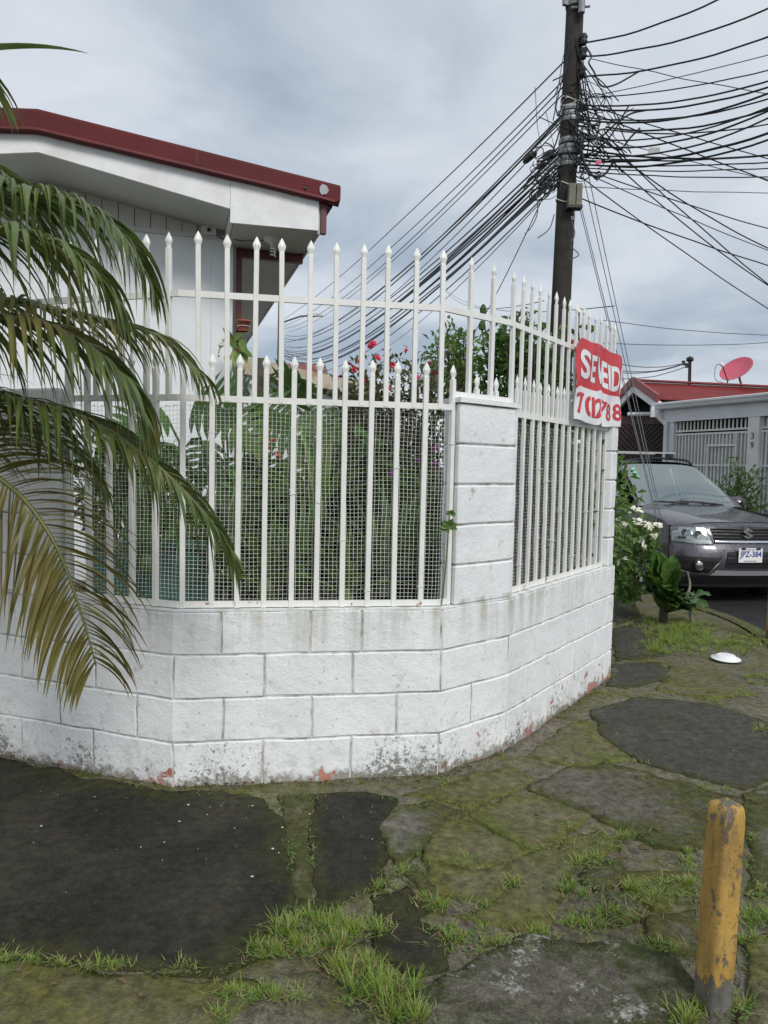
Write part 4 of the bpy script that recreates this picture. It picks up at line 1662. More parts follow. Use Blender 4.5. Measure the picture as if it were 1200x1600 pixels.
def cable(p, q, sag, r, label, group, mat='cable_black', n=18, ext=1.0):
    p, q = V(p), V(q)
    pts = []
    for i in range(n + 1):
        t = ext * i / n
        c = p + (q - p) * t
        c.z -= sag * 4 * t * (1 - t)
        c += V((nz((t * 5, CABLES['n'], 0)), nz((t * 5, CABLES['n'], 5)), nz((t * 6, CABLES['n'], 9)))) * 0.009 * (1 if 0 < i < n else 0)
        pts.append(c)
    m = MB()
    m.tube(pts, r, 5, False)
    CABLES['n'] += 1
    return tag(m.build('cable', mat), label, 'cable', group)


# the far pole down the street that the left-hand bundle runs to
fpx = at(437, 560, 34)
fp = tag(empty('far_pole', (fpx.x, 34, 0)), 'distant thin street pole with a lamp arm, seen between the pickets', 'utility pole')
m = MB()
ztop = at(437, 463, 34).z
m.tube([(fpx.x, 34, -0.1), (fpx.x, 34, ztop)], [0.14, 0.1], 8)
m.build('shaft', 'pole_concrete', fp)
m = MB()
m.tube([V((fpx.x, 34, at(437, 505, 34).z)), at(470, 494, 34), at(492, 493, 34)], 0.04, 6)
arm = m.build('lamp_arm', 'cable_grey', fp)
m = MB()
c = at(496, 493, 34)
m.hexa([c + V(p) for p in ((-0.3, -0.12, -0.05), (0.25, -0.1, -0.02), (0.25, 0.1, -0.02), (-0.3, 0.12, -0.05), (-0.3, -0.1, 0.1), (0.2, -0.08, 0.06), (0.2, 0.08, 0.06), (-0.3, 0.1, 0.1))])
m.build('lamp_head', 'sheet_grey', arm)

LL = 'black cable sloping down left from the utility pole to the street behind'
LG = 'cables running left from the utility pole'
for k, (y0, y1, sag, r) in enumerate([(98, 505, .15, .010), (128, 516, .25, .009), (138, 520, .35, .009), (150, 525, .3, .008), (182, 530, .45, .011), (186, 534, .5, .014), (192, 540, .4, .010), (198, 543, .55, .008), (230, 545, .5, .012), (236, 548, .6, .015), (240, 552, .45, .012), (246, 553, .55, .015), (252, 556, .6, .016), (256, 558, .5, .014), (262, 560, .55, .012), (268, 560, .65, .017), (274, 563, .6, .015), (280, 566, .5, .012), (286, 570, .7, .010)]):
    a = pole_at(pole_px(y0), pole_r(4) * 0.97, RAD(185 + 3 * (k % 5)))
    b = at(437 + random.uniform(-6, 12), y1 - 6, 33.9)
    lab = {0: 'uppermost of the cables sloping down left from the utility pole', 18: 'lowest of the cables sloping down left from the utility pole', 15: 'thickest of the black cables sloping down left from the pole'}.get(k, LL)
    cable(a, b, sag * 1.7, r * 0.85, lab, LG, n=26)
for k, (xa, ya, xb, yb, Yb) in enumerate(((860, 300, 560, 560, 30), (866, 270, 660, 620, 16), (850, 470, 690, 445, 30), (960, 478, 690, 447, 30), (870, 500, 600, 575, 30))):
    cable(at(xa, ya, PY), at(xb, yb, Yb), 0.4, 0.006, 'thin grey wire crossing the sky behind the pickets', 'thin wires behind the pickets', 'cable_grey')

RLb = 'black cable fanning out right from the utility pole across the sky'
RLABS = {0: 'topmost cable on the right, leaving the pole just under its upper band', 1: 'second cable from the top on the right of the pole', 2: 'third cable from the top on the right of the pole', 3: 'thin grey wire crossing the upper cables right of the pole', 14: 'thickest black cable running right from the lower bands of the pole', 29: 'lowest black cable running down to the right from the pole', 28: 'black cable running down right from the grey-green splice box', 27: 'thin level grey wire right of the splice box'}
RG_ = 'cables fanning out right from the utility pole'
for k, (x0, y0, x1, y1, Y1, sag, r, mt2) in enumerate([
    (906, 68, 1260, -78, 6.6, .35, .011, 0), (912, 88, 1290, -30, 6.6, .35, .011, 0), (908, 120, 1290, 22, 6.6, .30, .011, 0),
    (925, 92, 1290, 162, 7.0, .05, .006, 1), (920, 152, 1290, 62, 7.2, .05, .006, 1), (925, 152, 1290, 84, 7.0, .2, .008, 0),
    (905, 164, 1290, 96, 6.8, .35, .011, 0), (905, 168, 1290, 104, 6.8, .42, .012, 0), (905, 181, 1290, 122, 6.9, .45, .010, 0),
    (905, 186, 1300, 100, 6.8, .55, .013, 0), (905, 190, 1300, 128, 6.8, .60, .012, 0), (910, 215, 1300, 118, 6.7, .55, .010, 0),
    (905, 226, 1300, 120, 6.7, .60, .012, 0), (905, 240, 1300, 130, 6.8, .62, .011, 0), (905, 250, 1300, 168, 7.0, .45, .016, 0),
    (905, 256, 1300, 176, 7.0, .50, .013, 0), (905, 232, 1300, 228, 7.2, .30, .013, 0), (905, 258, 1300, 246, 7.4, .10, .009, 0),
    (905, 262, 1300, 254, 7.4, .15, .008, 0), (905, 268, 1300, 274, 7.6, .1, .008, 0), (905, 245, 1300, 230, 7.0, .2, .010, 0),
    (905, 168, 1300, 318, 9.0, .05, .009, 0), (905, 160, 1300, 275, 9.0, .05, .008, 0), (905, 178, 1300, 520, 10.0, .25, .009, 0),
    (912, 212, 1300, 505, 10.5, .40, .009, 0), (905, 262, 1300, 384, 9.5, .10, .008, 0), (905, 266, 1300, 428, 9.5, .10, .007, 1),
    (910, 292, 1300, 302, 9.0, .05, .006, 1), (908, 310, 1300, 442, 9.5, .15, .009, 0), (906, 275, 1300, 545, 10.5, .15, .008, 0),
    (960, 240, 1300, 430, 9.0, .30, .009, 0), (905, 205, 1300, 300, 9.0, .1, .006, 1), (905, 196, 1300, 170, 7.5, .4, .009, 0),
]):
    cable(at(x0, y0, PY - 0.12), at(x1, y1, Y1), sag * 0.38, r * 0.82, RLABS.get(k, RLb), RG_, ('cable_black', 'cable_grey')[mt2], 30, 1.8)
FG = 'thin service wires over the red roof'
for a, b, Yb in (((940, 500), (1300, 524), 20), ((940, 536), (1300, 526), 20), ((940, 561), (1070, 567), 15.6), ((940, 578), (1070, 568), 15.6), ((940, 590), (1076, 571), 15.6), ((950, 575), (1070, 567), 15.6)):
    cable(at(*a, 17 if Yb > 16 else 14), at(*b, Yb), 0.12, 0.009, 'thin grey service wire above the red roof', FG, 'cable_grey')
# guy wires down to the anchor behind the broad-leaved plant
GA = gnd(1060, 925)
for k, (x, y) in enumerate(((904, 318), (907, 318), (910, 270), (917, 262))):
    a = at(x, y, PY - 0.12)
    tag(MB().tube([a, GA + V((0.03 * k - 0.05, 0.05 * k, 0.0))], 0.005, 5).build('guy_wire', 'band_steel'), 'steel guy wire running down from the pole to the broad-leaved plant', 'wire', 'guy wires of the utility pole')

# loops of spare drop wire round the pole
m = MB()
rng = random.Random(3)
for k in range(60):
    side = -1 if rng.random() < 0.5 else 1
    if side < 0:
        c = at(rng.uniform(838, 872), rng.uniform(235, 305), PY - 0.1 + rng.uniform(-0.15, 0.1))
    else:
        c = at(rng.uniform(902, 945), rng.uniform(150, 282), PY - 0.12 + rng.uniform(-0.2, 0.1))
    r = rng.uniform(0.04, 0.14)
    ax_ = V((rng.uniform(-1, 1), -1, rng.uniform(-0.6, 0.6))).normalized()
    q = ax_.to_track_quat('Z', 'Y').to_matrix()
    a0, span = rng.uniform(0, 6.3), rng.uniform(2.5, 8.5)
    m.tube([c + q @ V((r * math.cos(a0 + span * j / 14), r * 0.75 * math.sin(a0 + span * j / 14), 0.05 * j / 14)) for j in range(15)], rng.choice((0.004, 0.005, 0.007)), 4, False)
for k in range(42):
    z = pole_px(rng.uniform(60, 300))
    a = pole_at(z, pole_r(z), rng.uniform(-2.8, 0.2))
    b = at(rng.uniform(905, 990) if rng.random() < 0.75 else rng.uniform(835, 870), rng.uniform(110, 285), PY - rng.uniform(0.0, 0.3))
    mid = a.lerp(b, 0.5) + V((rng.uniform(-0.1, 0.1), -0.05, rng.uniform(-0.3, 0.2)))
    m.tube(spline([a, mid, b], 5), rng.choice((0.004, 0.006, 0.008)), 4, False)
tag(m.build('spare_wire_loops', 'cable_black', up_), kind='stuff')
for pts in ([(838, 300), (840, 330), (832, 352), (820, 366)], [(866, 335), (858, 358), (840, 372)], [(892, 340), (898, 365), (892, 378)], [(890, 384), (904, 398), (890, 406)]):
    m = MB()
    m.tube(spline([at(x, y, PY - 0.19) for x, y in pts], 6), 0.006, 5)
    m.build('hanging_wire', 'cable_grey', up_)
for (pts, r) in (([(905, 190), (930, 196), (937, 182), (934, 208), (920, 218)], .012), ([(908, 232), (915, 260), (925, 274), (944, 273), (960, 250)], .015), ([(915, 72), (924, 88), (920, 98), (928, 112), (940, 134), (962, 132), (998, 112)], .010), ([(905, 205), (935, 215), (960, 195), (985, 178), (1010, 172)], .011), ([(905, 218), (925, 215), (945, 222), (968, 234), (985, 215), (1000, 200)], .012)):
    m = MB()
    m.tube(spline([at(x, y, PY - 0.25) for x, y in pts], 6), r * 0.9, 6)
    m.build('jumper_cable', 'cable_black', up_, True)
for nm, mt2, (x0, y0, x1, y1) in (('cable_tag', 'tag_pink', (929, 251, 940, 258)), ('cable_tag', 'banner_white', (936, 192, 952, 202)), ('cable_tag', 'sheet_grey', (1012, 230, 1031, 243)), ('cable_tag', 'trim_white', (951, 245, 960, 250))):
    m = MB()
    a, b = at(x0, y0, PY - 0.3), at(x1, y1, PY - 0.3)
    m.hexa([V((a.x, a.y, b.z)), V((b.x, a.y, b.z + 0.02)), V((b.x, a.y + 0.01, b.z + 0.02)), V((a.x, a.y + 0.01, b.z)), V((a.x + 0.02, a.y, a.z)), V((b.x, a.y, a.z)), V((b.x, a.y + 0.01, a.z)), V((a.x + 0.02, a.y + 0.01, a.z))])
    m.build(nm, mt2, up_)
for x0, y0, x1, y1, r in ((818, 254, 838, 238, .035), (852, 245, 862, 240, .05), (840, 262, 850, 256, .03)):
    m = MB()
    a, b = at(x0, y0, PY + 0.3), at(x1, y1, PY + 0.1)
    m.tube([a, a.lerp(b, 0.15), a.lerp(b, 0.85), b], [0.012, r, r, 0.012], 8)
    m.build('splice_sleeve', 'cable_black', up_, True)


# ------------------------------------------------------------------ banner on the right-hand fence
bs0, bs1 = WP.find(888, 2.05, FI), WP.find(966, 2.05, FI)
BW = bs1 - bs0
ban = tag(empty('sale_banner', WP.at((bs0 + bs1) / 2, FI - 0.02, 1.8)), 'creased red and white sale banner tied to the right-hand pickets', 'banner')


def banner_pt(u, v, off=0.0, lift=0.0):
    s = bs0 + BW * u
    fold = 0.010 * math.exp(-((u - 0.38 - 0.10 * (1 - v)) / 0.04) ** 2) - 0.012 * math.exp(-((u - 0.55 - 0.05 * (1 - v)) / 0.04) ** 2)
    fold += 0.006 * math.sin(u * 21 + v * 3.0) * (0.4 + 0.6 * (1 - v)) + 0.005 * math.sin(u * 9 - v * 9)
    fold += 0.02 * math.exp(-((u - 0.5) / 0.12) ** 2) * max(0, 0.35 - v) / 0.35
    top = 2.275 - 0.020 * u + 0.005 * math.sin(u * 14 + 1) - 0.085 * max(0, (0.14 - u) / 0.14) ** 1.5
    bot = 1.775 - 0.002 * u - 0.020 * math.sin(u * math.pi) ** 2 + 0.03 * math.exp(-((u - 0.52) / 0.055) ** 2)
    ins = FI - 0.030 - fold - 0.016 - lift
    return WP.at(s, ins, bot + (top - bot) * v)


m = MB()
NU, NV = 60, 24
m.strip([[banner_pt(j / NU, 0.42 * i / 11, 0) for j in range(NU + 1)] for i in range(12)])
m.build('lower_panel', 'banner_white', ban, True)
m = MB()
m.strip([[banner_pt(j / NU, 0.42 + 0.58 * i / 14, 0) for j in range(NU + 1)] for i in range(15)])
m.build('upper_panel', 'banner_red', ban, True)
fnw = lambda u, v, o: banner_pt(u, v, 0, 0.0025)
m = MB()
for ch, u0, u1, v0, v1, cl in (('S', .085, .265, .52, .87, None), ('E', .285, .385, .515, .845, None), ('V', .405, .62, .50, .84, .56), ('E', .55, .655, .49, .83, None), ('I', .675, .73, .485, .825, None), ('D', .745, .94, .48, .82, None), ('E', .965, 1.2, .475, .815, .998)):
    text_on(m, ch, fnw, u0, u1, v0, v1, 0.03, (0.03, 0.06), cl)
m.build('lettering', 'banner_white', ban)
m = MB()
for ch, u0, u1, v0, v1, cl in (('7', .03, .205, .08, .345, None), ('0', .215, .39, .08, .34, .295), ('1', .315, .37, .08, .335, None), ('2', .375, .525, .085, .33, None), ('7', .54, .665, .17, .32, None), ('8', .645, .785, .075, .31, None), ('8', .825, .995, .08, .315, None)):
    text_on(m, ch, fnw, u0, u1, v0, v1, 0.022, (0.03, 0.06), cl)
m.build('phone_number', 'banner_red', ban)
for u, v in ((0.02, 0.97), (0.98, 0.97), (0.02, 0.03), (0.98, 0.03)):
    m = MB()
    p = banner_pt(u, v)
    q = WP.at(bs0 + BW * u, FI, p.z + 0.01)
    m.tube([p + V((0, -0.002, 0)), p.lerp(q, 0.5) + V((0, 0, 0.012)), q], 0.0025, 4)
    m.build('tie', 'tie_wire', ban)

# ------------------------------------------------------------------ yellow bollards, plate on the ground


def bollard(base, h, w, rz, label, lean=(0, 0)):
    b = tag(empty('bollard', base), label, 'bollard', 'yellow kerbside bollards')
    m = MB()
    n = 32
    rows = []
    prof = [(1.0, -0.1), (1.0, -0.03)] + [(1.0 - 0.02 * k / 24, (h - 0.05) * k / 24) for k in range(25)] + [(0.96, h - 0.034), (0.90, h - 0.020), (0.78, h - 0.009), (0.5, h - 0.003), (0.0, h)]
    for k, z in prof:
        r = []
        for j in range(n + 1):
            a = 2 * math.pi * (j % n + 0.5) / n
            x, y = math.cos(a), math.sin(a)
            s = 0.5 * w * k / max(abs(x), abs(y)) ** 0.90
            x, y = x * s, y * s
            x, y = x * math.cos(rz) - y * math.sin(rz), x * math.sin(rz) + y * math.cos(rz)
            e_ = 0.003 * nz((x * 14, y * 14, z * 9)) + 0.0022 * nz((x * 60, y * 60, z * 40)) - 0.006 * max(0, nz((x * 22, y * 22, z * 22 + 7)) - 0.25)
            r.append(V((base.x + x * (1 + e_ * 8) + lean[0] * z, base.y + y * (1 + e_ * 8) + lean[1] * z, base.z + z + e_)))
        rows.append(r)
    m.strip(rows)
    m.build('post', 'bollard_paint', b, True)
    return b


B0 = gnd(1113, 1572)
bollard(B0, 0.585, 0.078, 0.35, 'chipped yellow concrete bollard standing in the near right foreground', (0.018, 0.0))
bollard(gnd(1207, 1000), 0.52, 0.09, 0.3, 'farther yellow bollard at the right edge beside the street')
pl_ = gnd(1134, 1031)
m = MB()
m.lathe([(0.0, 0.030), (0.055, 0.030), (0.070, 0.026), (0.082, 0.010), (0.108, 0.004), (0.112, 0.001), (0.108, -0.001), (0.080, 0.004), (0.0, 0.02)], 28, pl_ + V((0, 0, 0.012)), Matrix.Rotation(0.05, 3, 'X'))
tag(m.build('plastic_plate', 'plastic_white', None, True), 'white plastic plate lying upside down on the pavement', 'plate')

# ------------------------------------------------------------------ parked car
CO = V((4.18, 8.40, -0.045))
car = tag(empty('parked_car', CO, RAD(9.0)), 'dark grey SUV parked at the kerb, wet bonnet, front to the viewer', 'car')


def lerp_tab(tab, x):
    if x <= tab[0][0]:
        return tab[0][1]
    for (a, b), (c, d) in zip(tab, tab[1:]):
        if x <= c:
            t = (x - a) / (c - a)
            return b + (d - b) * t
    return tab[-1][1]


LEAN = [(0.22, .10), (.34, .035), (.42, .01), (.52, 0), (.62, .015), (.70, .055), (.80, .075), (.88, .11), (.95, .17), (1.0, .22)]


def yf(x, z, off=0.0):
    ax_ = abs(x) / 0.9
    return 0.10 * ax_ ** 2 + 0.20 * ax_ ** 6 + lerp_tab(LEAN, z) - off


def front(off):
    return lambda x, z, o: V((x, yf(x, z, off + o), z))


def xs_(y, z, off=0.0):
    x = 0.905 - 0.07 * max(0, (z - 0.72) / 0.35) ** 2 - 0.05 * max(0, (0.5 - z) / 0.3) ** 2
    x -= 0.075 * max(0, (0.75 - y) / 0.75) ** 2 + 0.05 * max(0, (y - 3.6) / 0.8) ** 2
    x += 0.016 * math.exp(-((z - 0.66) / 0.05) ** 2)
    for yc in (0.88, 3.52):                      # flared arches
        d = math.hypot(y - yc, z - 0.36)
        x += 0.03 * math.exp(-((d - 0.42) / 0.06) ** 2)
    return x + off


def sidep(sgn, off):
    return lambda y, z, o: V((sgn * xs_(y, z, off + o), y, z))


def mirror(pl2):
    return [(-x, z) for x, z in reversed(pl2)]


# front skin, full width
xe = 0.875
front_outline = [(-xe, 0.28), (xe, 0.28), (xe, 0.60), (0.865, 0.86), (0.80, 0.905), (0.55, 0.925), (0.3, 0.94), (0, 0.945), (-0.3, 0.94), (-0.55, 0.925), (-0.80, 0.905), (-0.865, 0.86), (-xe, 0.60)]
body = panel(front_outline, front(0.0), 0.06)


def side_outline():
    o = [(0.30, 0.30), (0.46, 0.30)]
    for k in range(13):
        a = math.pi - math.pi * k / 12
        o.append((0.88 + 0.41 * math.cos(a), 0.36 + 0.41 * math.sin(a)))
    o += [(1.34, 0.28), (3.06, 0.28)]
    for k in range(13):
        a = math.pi - math.pi * k / 12
        o.append((3.52 + 0.41 * math.cos(a), 0.36 + 0.41 * math.sin(a)))
    o += [(3.98, 0.34), (4.35, 0.42), (4.38, 0.9), (4.28, 1.12), (3.2, 1.10), (1.9, 1.065), (1.25, 1.035), (0.8, 1.0), (0.45, 0.945), (0.32, 0.90), (0.28, 0.7)]
    return o


for sg in (1, -1):
    b = panel(side_outline(), sidep(sg, 0.0), 0.07)
    f = b.f if sg < 0 else [tuple(reversed(q)) for q in b.f]
    body.add(b.v, f)


def hood(x, t):
    """bonnet surface, t from the nose (0) to the windscreen (1)"""
    hw = 0.80 + 0.055 * t
    X = x * hw
    y0 = yf(X * 0.98, 0.93) + 0.012
    y1 = 1.50 - 0.17 * x * x
    y = y0 + (y1 - y0) * t
    ax_ = abs(x)
    z = 0.938 + 0.165 * t ** 0.75 - 0.045 * ax_ ** 3 - 0.055 * ax_ ** 8 + 0.012 * (1 - t)
    z += 0.014 * math.exp(-((ax_ - 0.60) / 0.09) ** 2) * min(1, t * 3)
    return V((X, y, z))


hd = MB()
hd.strip([[hood(-1 + 2 * i / 24, j / 16) for i in range(25)] for j in range(17)])
# fender tops between bonnet and flank
for sg in (1, -1):
    rows = []
    for j in range(17):
        t = j / 16
        p = hood(sg, t)
        q = V((sg * xs_(max(0.30, p.y), min(0.90 + 0.125 * t, 1.03)), max(0.30, p.y), 0.90 + 0.125 * t))
        mid = p.lerp(q, 0.5) + V((0, 0, 0.022))
        rows.append([p + V((0, 0, -0.006)), mid, q] if sg > 0 else [q, mid, p + V((0, 0, -0.006))])
    body.strip(rows)


def roofpt(x, t):
    y = 2.13 + 2.07 * t
    return V((0.60 * x, y, 1.635 + 0.055 * math.sin(math.pi * (0.12 + 0.75 * t)) - 0.045 * abs(x) ** 3.0 - 0.03 * t))


body.strip([[roofpt(-1 + 2 * i / 14, j / 12) for i in range(15)] for j in range(13)])
# pillars and rear shut-off


def wbase(x):
    return V((0.735 * x, 1.46 - 0.20 * x * x, 1.085 - 0.02 * x * x))


def wtop(x):
    return V((0.60 * x, 2.13 - 0.03 * x * x, 1.630 - 0.045 * abs(x) ** 3))


for sg in (1, -1):
    pa = [wbase(sg * 0.955), wbase(sg * 1.06), wtop(sg * 1.02), wtop(sg * 0.93)]
    body.add([p + V((0, 0, 0.004)) for p in pa], [(0, 1, 2, 3)])
    # door-window frame line and roof side
    for (y0, y1) in ((2.72, 2.84), (3.55, 3.72), (4.1, 4.3)):
        body.add([(sg * 0.842, y0, 1.07), (sg * 0.842, y1, 1.07), (sg * 0.612, y1 - 0.08, 1.60), (sg * 0.612, y0 - 0.02, 1.60)], [(0, 1, 2, 3)])
    body.strip([[V((sg * 0.60, 2.13 + 2.07 * k / 8, 1.575)) + V((sg * 0.015, 0, 0)), V((sg * 0.60, 2.13 + 2.07 * k / 8, roofpt(1, k / 8).z))] for k in range(9)])
body.add([(-0.86, 4.37, 0.4), (0.86, 4.37, 0.4), (0.84, 4.30, 1.1), (0.60, 4.2, 1.57), (-0.60, 4.2, 1.57), (-0.84, 4.30, 1.1)], [(0, 1, 2, 3, 4, 5)])
body.local('body', 'car_paint', car, True)
hood_o = hd.local('bonnet', 'car_paint', car, True)
ws = MB()
ws.strip([[wbase(-0.97 + 1.94 * i / 12).lerp(wtop(-0.97 + 1.94 * i / 12), j / 8) + V((0, -0.05 * math.sin(math.pi * j / 8), 0.012 * math.sin(math.pi * j / 8))) for i in range(13)] for j in range(9)])
wsc = ws.local('windscreen', 'glass_windscreen', car, True)
m = MB()
for k, mt2 in enumerate((0, 1, 2)):
    p = wbase(-0.80).lerp(wtop(-0.80), 0.90 - 0.10 * k)
    q = wbase(-0.70).lerp(wtop(-0.70), 0.90 - 0.10 * k)
    p2 = wbase(-0.80).lerp(wtop(-0.80), 0.84 - 0.10 * k)
    q2 = wbase(-0.70).lerp(wtop(-0.70), 0.84 - 0.10 * k)
    d = V((0, -0.055, 0.012))
    m.add([p2 + d, q2 + d, q + d, p + d], [(0, 1, 2, 3)])
m.local('sticker', 'sticker_green', wsc)
m = MB()
m.bar(wtop(-0.07) + V((0, -0.06, -0.10)), wtop(0.20) + V((0, -0.06, -0.10)), 0.03, 0.075)
m.local('rear_view_mirror', 'black_plastic', wsc)
for x0, x1, t in ((-0.62, 0.02, 0.06), (-0.02, 0.66, 0.06)):
    m = MB()
    a, b = wbase(x0).lerp(wtop(x0), t), wbase(x1).lerp(wtop(x1), 0.03)
    d = V((0, -0.045, 0.012))
    m.tube([a + d, b + d], 0.012, 5)
    m.tube([(a + b) / 2 + d, b + V((0.05, -0.10, 0.0))], 0.014, 5)
    m.local('wiper', 'black_plastic', car)
m = MB()
m.strip([[hood(-1 + 2 * i / 24, 0.985) + V((0, 0, 0.004)), wbase(-1 + 2 * i / 24) + V((0, 0.0, 0.002))] for i in range(25)])
m.local('cowl', 'black_plastic', car)
for x in (-0.24, 0.30):
    m = MB()
    m.lathe([(0.016, 0), (0.016, 0.012), (0, 0.016)], 8, hood(x, 0.88))
    m.local('washer_jet', 'black_plastic', car)
# interior
m = MB()
m.box((-0.70, 1.62, 0.5), (0.70, 1.9, 1.05))
m.local('dashboard', 'seat_cloth', car)
for x in (-0.36, 0.36):
    m = MB()
    m.hexa([(x - .24, 2.35, .5), (x + .24, 2.35, .5), (x + .24, 2.5, .5), (x - .24, 2.5, .5), (x - .19, 2.55, 1.2), (x + .19, 2.55, 1.2), (x + .19, 2.66, 1.2), (x - .19, 2.66, 1.2)])
    m.hexa([(x - .11, 2.57, 1.24), (x + .11, 2.57, 1.24), (x + .11, 2.66, 1.24), (x - .11, 2.66, 1.24), (x - .09, 2.6, 1.42), (x + .09, 2.6, 1.42), (x + .09, 2.68, 1.42), (x - .09, 2.68, 1.42)])
    m.local('seat', 'seat_cloth', car)
m = MB()
m.tube([V((0.36 + 0.18 * math.cos(a), 2.0 + 0.06 * math.sin(a), 1.0 + 0.17 * math.sin(a))) for a in [2 * math.pi * k / 20 for k in range(21)]], 0.015, 6)
m.local('steering_wheel', 'black_plastic', car)
m = MB()
m.box((-0.84, 1.3, 0.34), (0.84, 4.3, 0.5))
m.local('floor_pan', 'black_plastic', car)
m = MB()
m.box((-0.6, 3.3, 0.5), (0.6, 3.5, 1.22))
m.local('rear_seat', 'seat_cloth', car)
for sg in (1, -1):
    for pts in ([(1.55, 1.06), (2.70, 1.075), (2.68, 1.57), (2.16, 1.57)], [(2.86, 1.08), (3.54, 1.09), (3.5, 1.57), (2.82, 1.57)]):
        pan = panel(pts, lambda y, z, o: V((sg * (0.838 - (z - 1.07) * 0.43), y, z)), 0.3)
        pan.local('side_window', 'glass_dark', car)
    # door mirror
    mr = MB()
    c = V((sg * 1.0, 1.66, 1.11))
    rows = []
    for k in range(7):
        a = k / 6
        y = c.y - 0.10 + 0.17 * a
        rr = (0.02, 0.085, 0.105, 0.11, 0.11, 0.105, 0.10)[k]
        rows.append([V((c.x + rr * 1.15 * math.cos(2 * math.pi * j / 12), y, c.z + rr * 0.82 * math.sin(2 * math.pi * j / 12))) for j in range(13)])
    mr.strip(rows)
    mr.bar((sg * 0.82, 1.69, 1.06), (sg * 0.95, 1.69, 1.07), 0.06, 0.04)
    mo = mr.local('door_mirror', 'car_paint', car, True)
    m = MB()
    m.add([V((c.x + 0.09 * math.cos(2 * math.pi * j / 12), c.y + 0.072, c.z + 0.068 * math.sin(2 * math.pi * j / 12))) for j in range(12)], [tuple(range(12))])
    m.local('mirror_glass', 'chrome', mo)
    # wheels with arch linings
    for yc in (0.88, 3.52):
        m = MB()
        Rw = Matrix.Rotation(math.pi / 2, 3, 'Y')
        cc = V((sg * 0.78, yc, 0.345))
        m.lathe([(0.20, -0.11), (0.31, -0.115), (0.345, -0.09), (0.35, 0), (0.345, 0.09), (0.31, 0.115), (0.20, 0.11)], 28, cc, Rw)
        wh = m.local('wheel', 'rubber', car, True)
        m = MB()
        m.lathe([(0.21, 0.10), (0.215, 0.115), (0.19, 0.10), (0.18, 0.05), (0.06, 0.06), (0.05, 0.09), (0, 0.09)], 24, cc, Matrix.Rotation(sg * math.pi / 2, 3, 'Y'))
        m.local('rim', 'silver', wh, True)
        m = MB()
        m.lathe([(0.40, -0.16), (0.41, 0.08)], 24, cc, Rw)
        m.lathe([(0.0, -0.15), (0.40, -0.15)], 24, V((sg * 0.62, yc, 0.36)), Rw)
        m.local('wheel_arch', 'black_plastic', car)
    # roof rail
    m = MB()
    m.tube(spline([V((sg * 0.57, 2.15, 1.63)), V((sg * 0.57, 2.35, 1.69)), V((sg * 0.56, 3.2, 1.72)), V((sg * 0.56, 4.0, 1.69)), V((sg * 0.56, 4.15, 1.63))], 5), 0.018, 6)
    m.local('roof_rail', 'black_plastic', car, True)
    mh = MB()
    mh.bar((sg * (xs_(2.55, 0.93) + 0.03), 2.45, 0.93), (sg * (xs_(2.55, 0.93) + 0.03), 2.65, 0.93), 0.03, 0.035)
    mh.local('door_handle', 'car_paint', car)
for y in (2.75, 3.35):
    m = MB()
    m.bar((-0.78, y, 1.795), (0.66, y, 1.795), 0.05, 0.022)
    cb_ = m.local('roof_crossbar', 'silver', car)
    for x in (-0.57, 0.57):
        m = MB()
        m.box((x - 0.04, y - 0.05, 1.69), (x + 0.04, y + 0.05, 1.783))
        m.local('crossbar_foot', 'black_plastic', cb_)
# front details
gr = [(-0.45, 0.865), (-0.415, 0.755), (-0.39, 0.735), (0.39, 0.735), (0.415, 0.755), (0.45, 0.865), (0.3, 0.895), (0, 0.905), (-0.3, 0.895)]
grille = panel(list(reversed(gr)), front(0.006), 0.06).local('grille', 'black_plastic', car)
for z in (0.765, 0.800, 0.835, 0.868):
    m = MB()
    xx = 0.405 + (z - 0.76) * 0.3
    pts = [(-xx + 2 * xx * k / 24) for k in range(25)]
    top = [V((x, yf(x, z, 0.022), z + 0.010 - 0.012 * math.exp(-(x / 0.15) ** 2) * (z - 0.80) * 12)) for x in pts]
    bot = [p + V((0, 0.004, -0.014)) for p in top]
    bk = [p + V((0, 0.03, -0.004)) for p in top]
    m.strip([bot, top, bk])
    m.local('grille_bar', 'grille_dark', grille)
m = MB()
pts = [(-0.41 + 0.82 * k / 24) for k in range(25)]
m.strip([[V((x, yf(x, 0.715, 0.016), 0.712)) for x in pts], [V((x, yf(x, 0.73, 0.026), 0.728)) for x in pts], [V((x, yf(x, 0.745, 0.016), 0.744)) for x in pts]])
m.local('chrome_strip', 'chrome', grille, True)
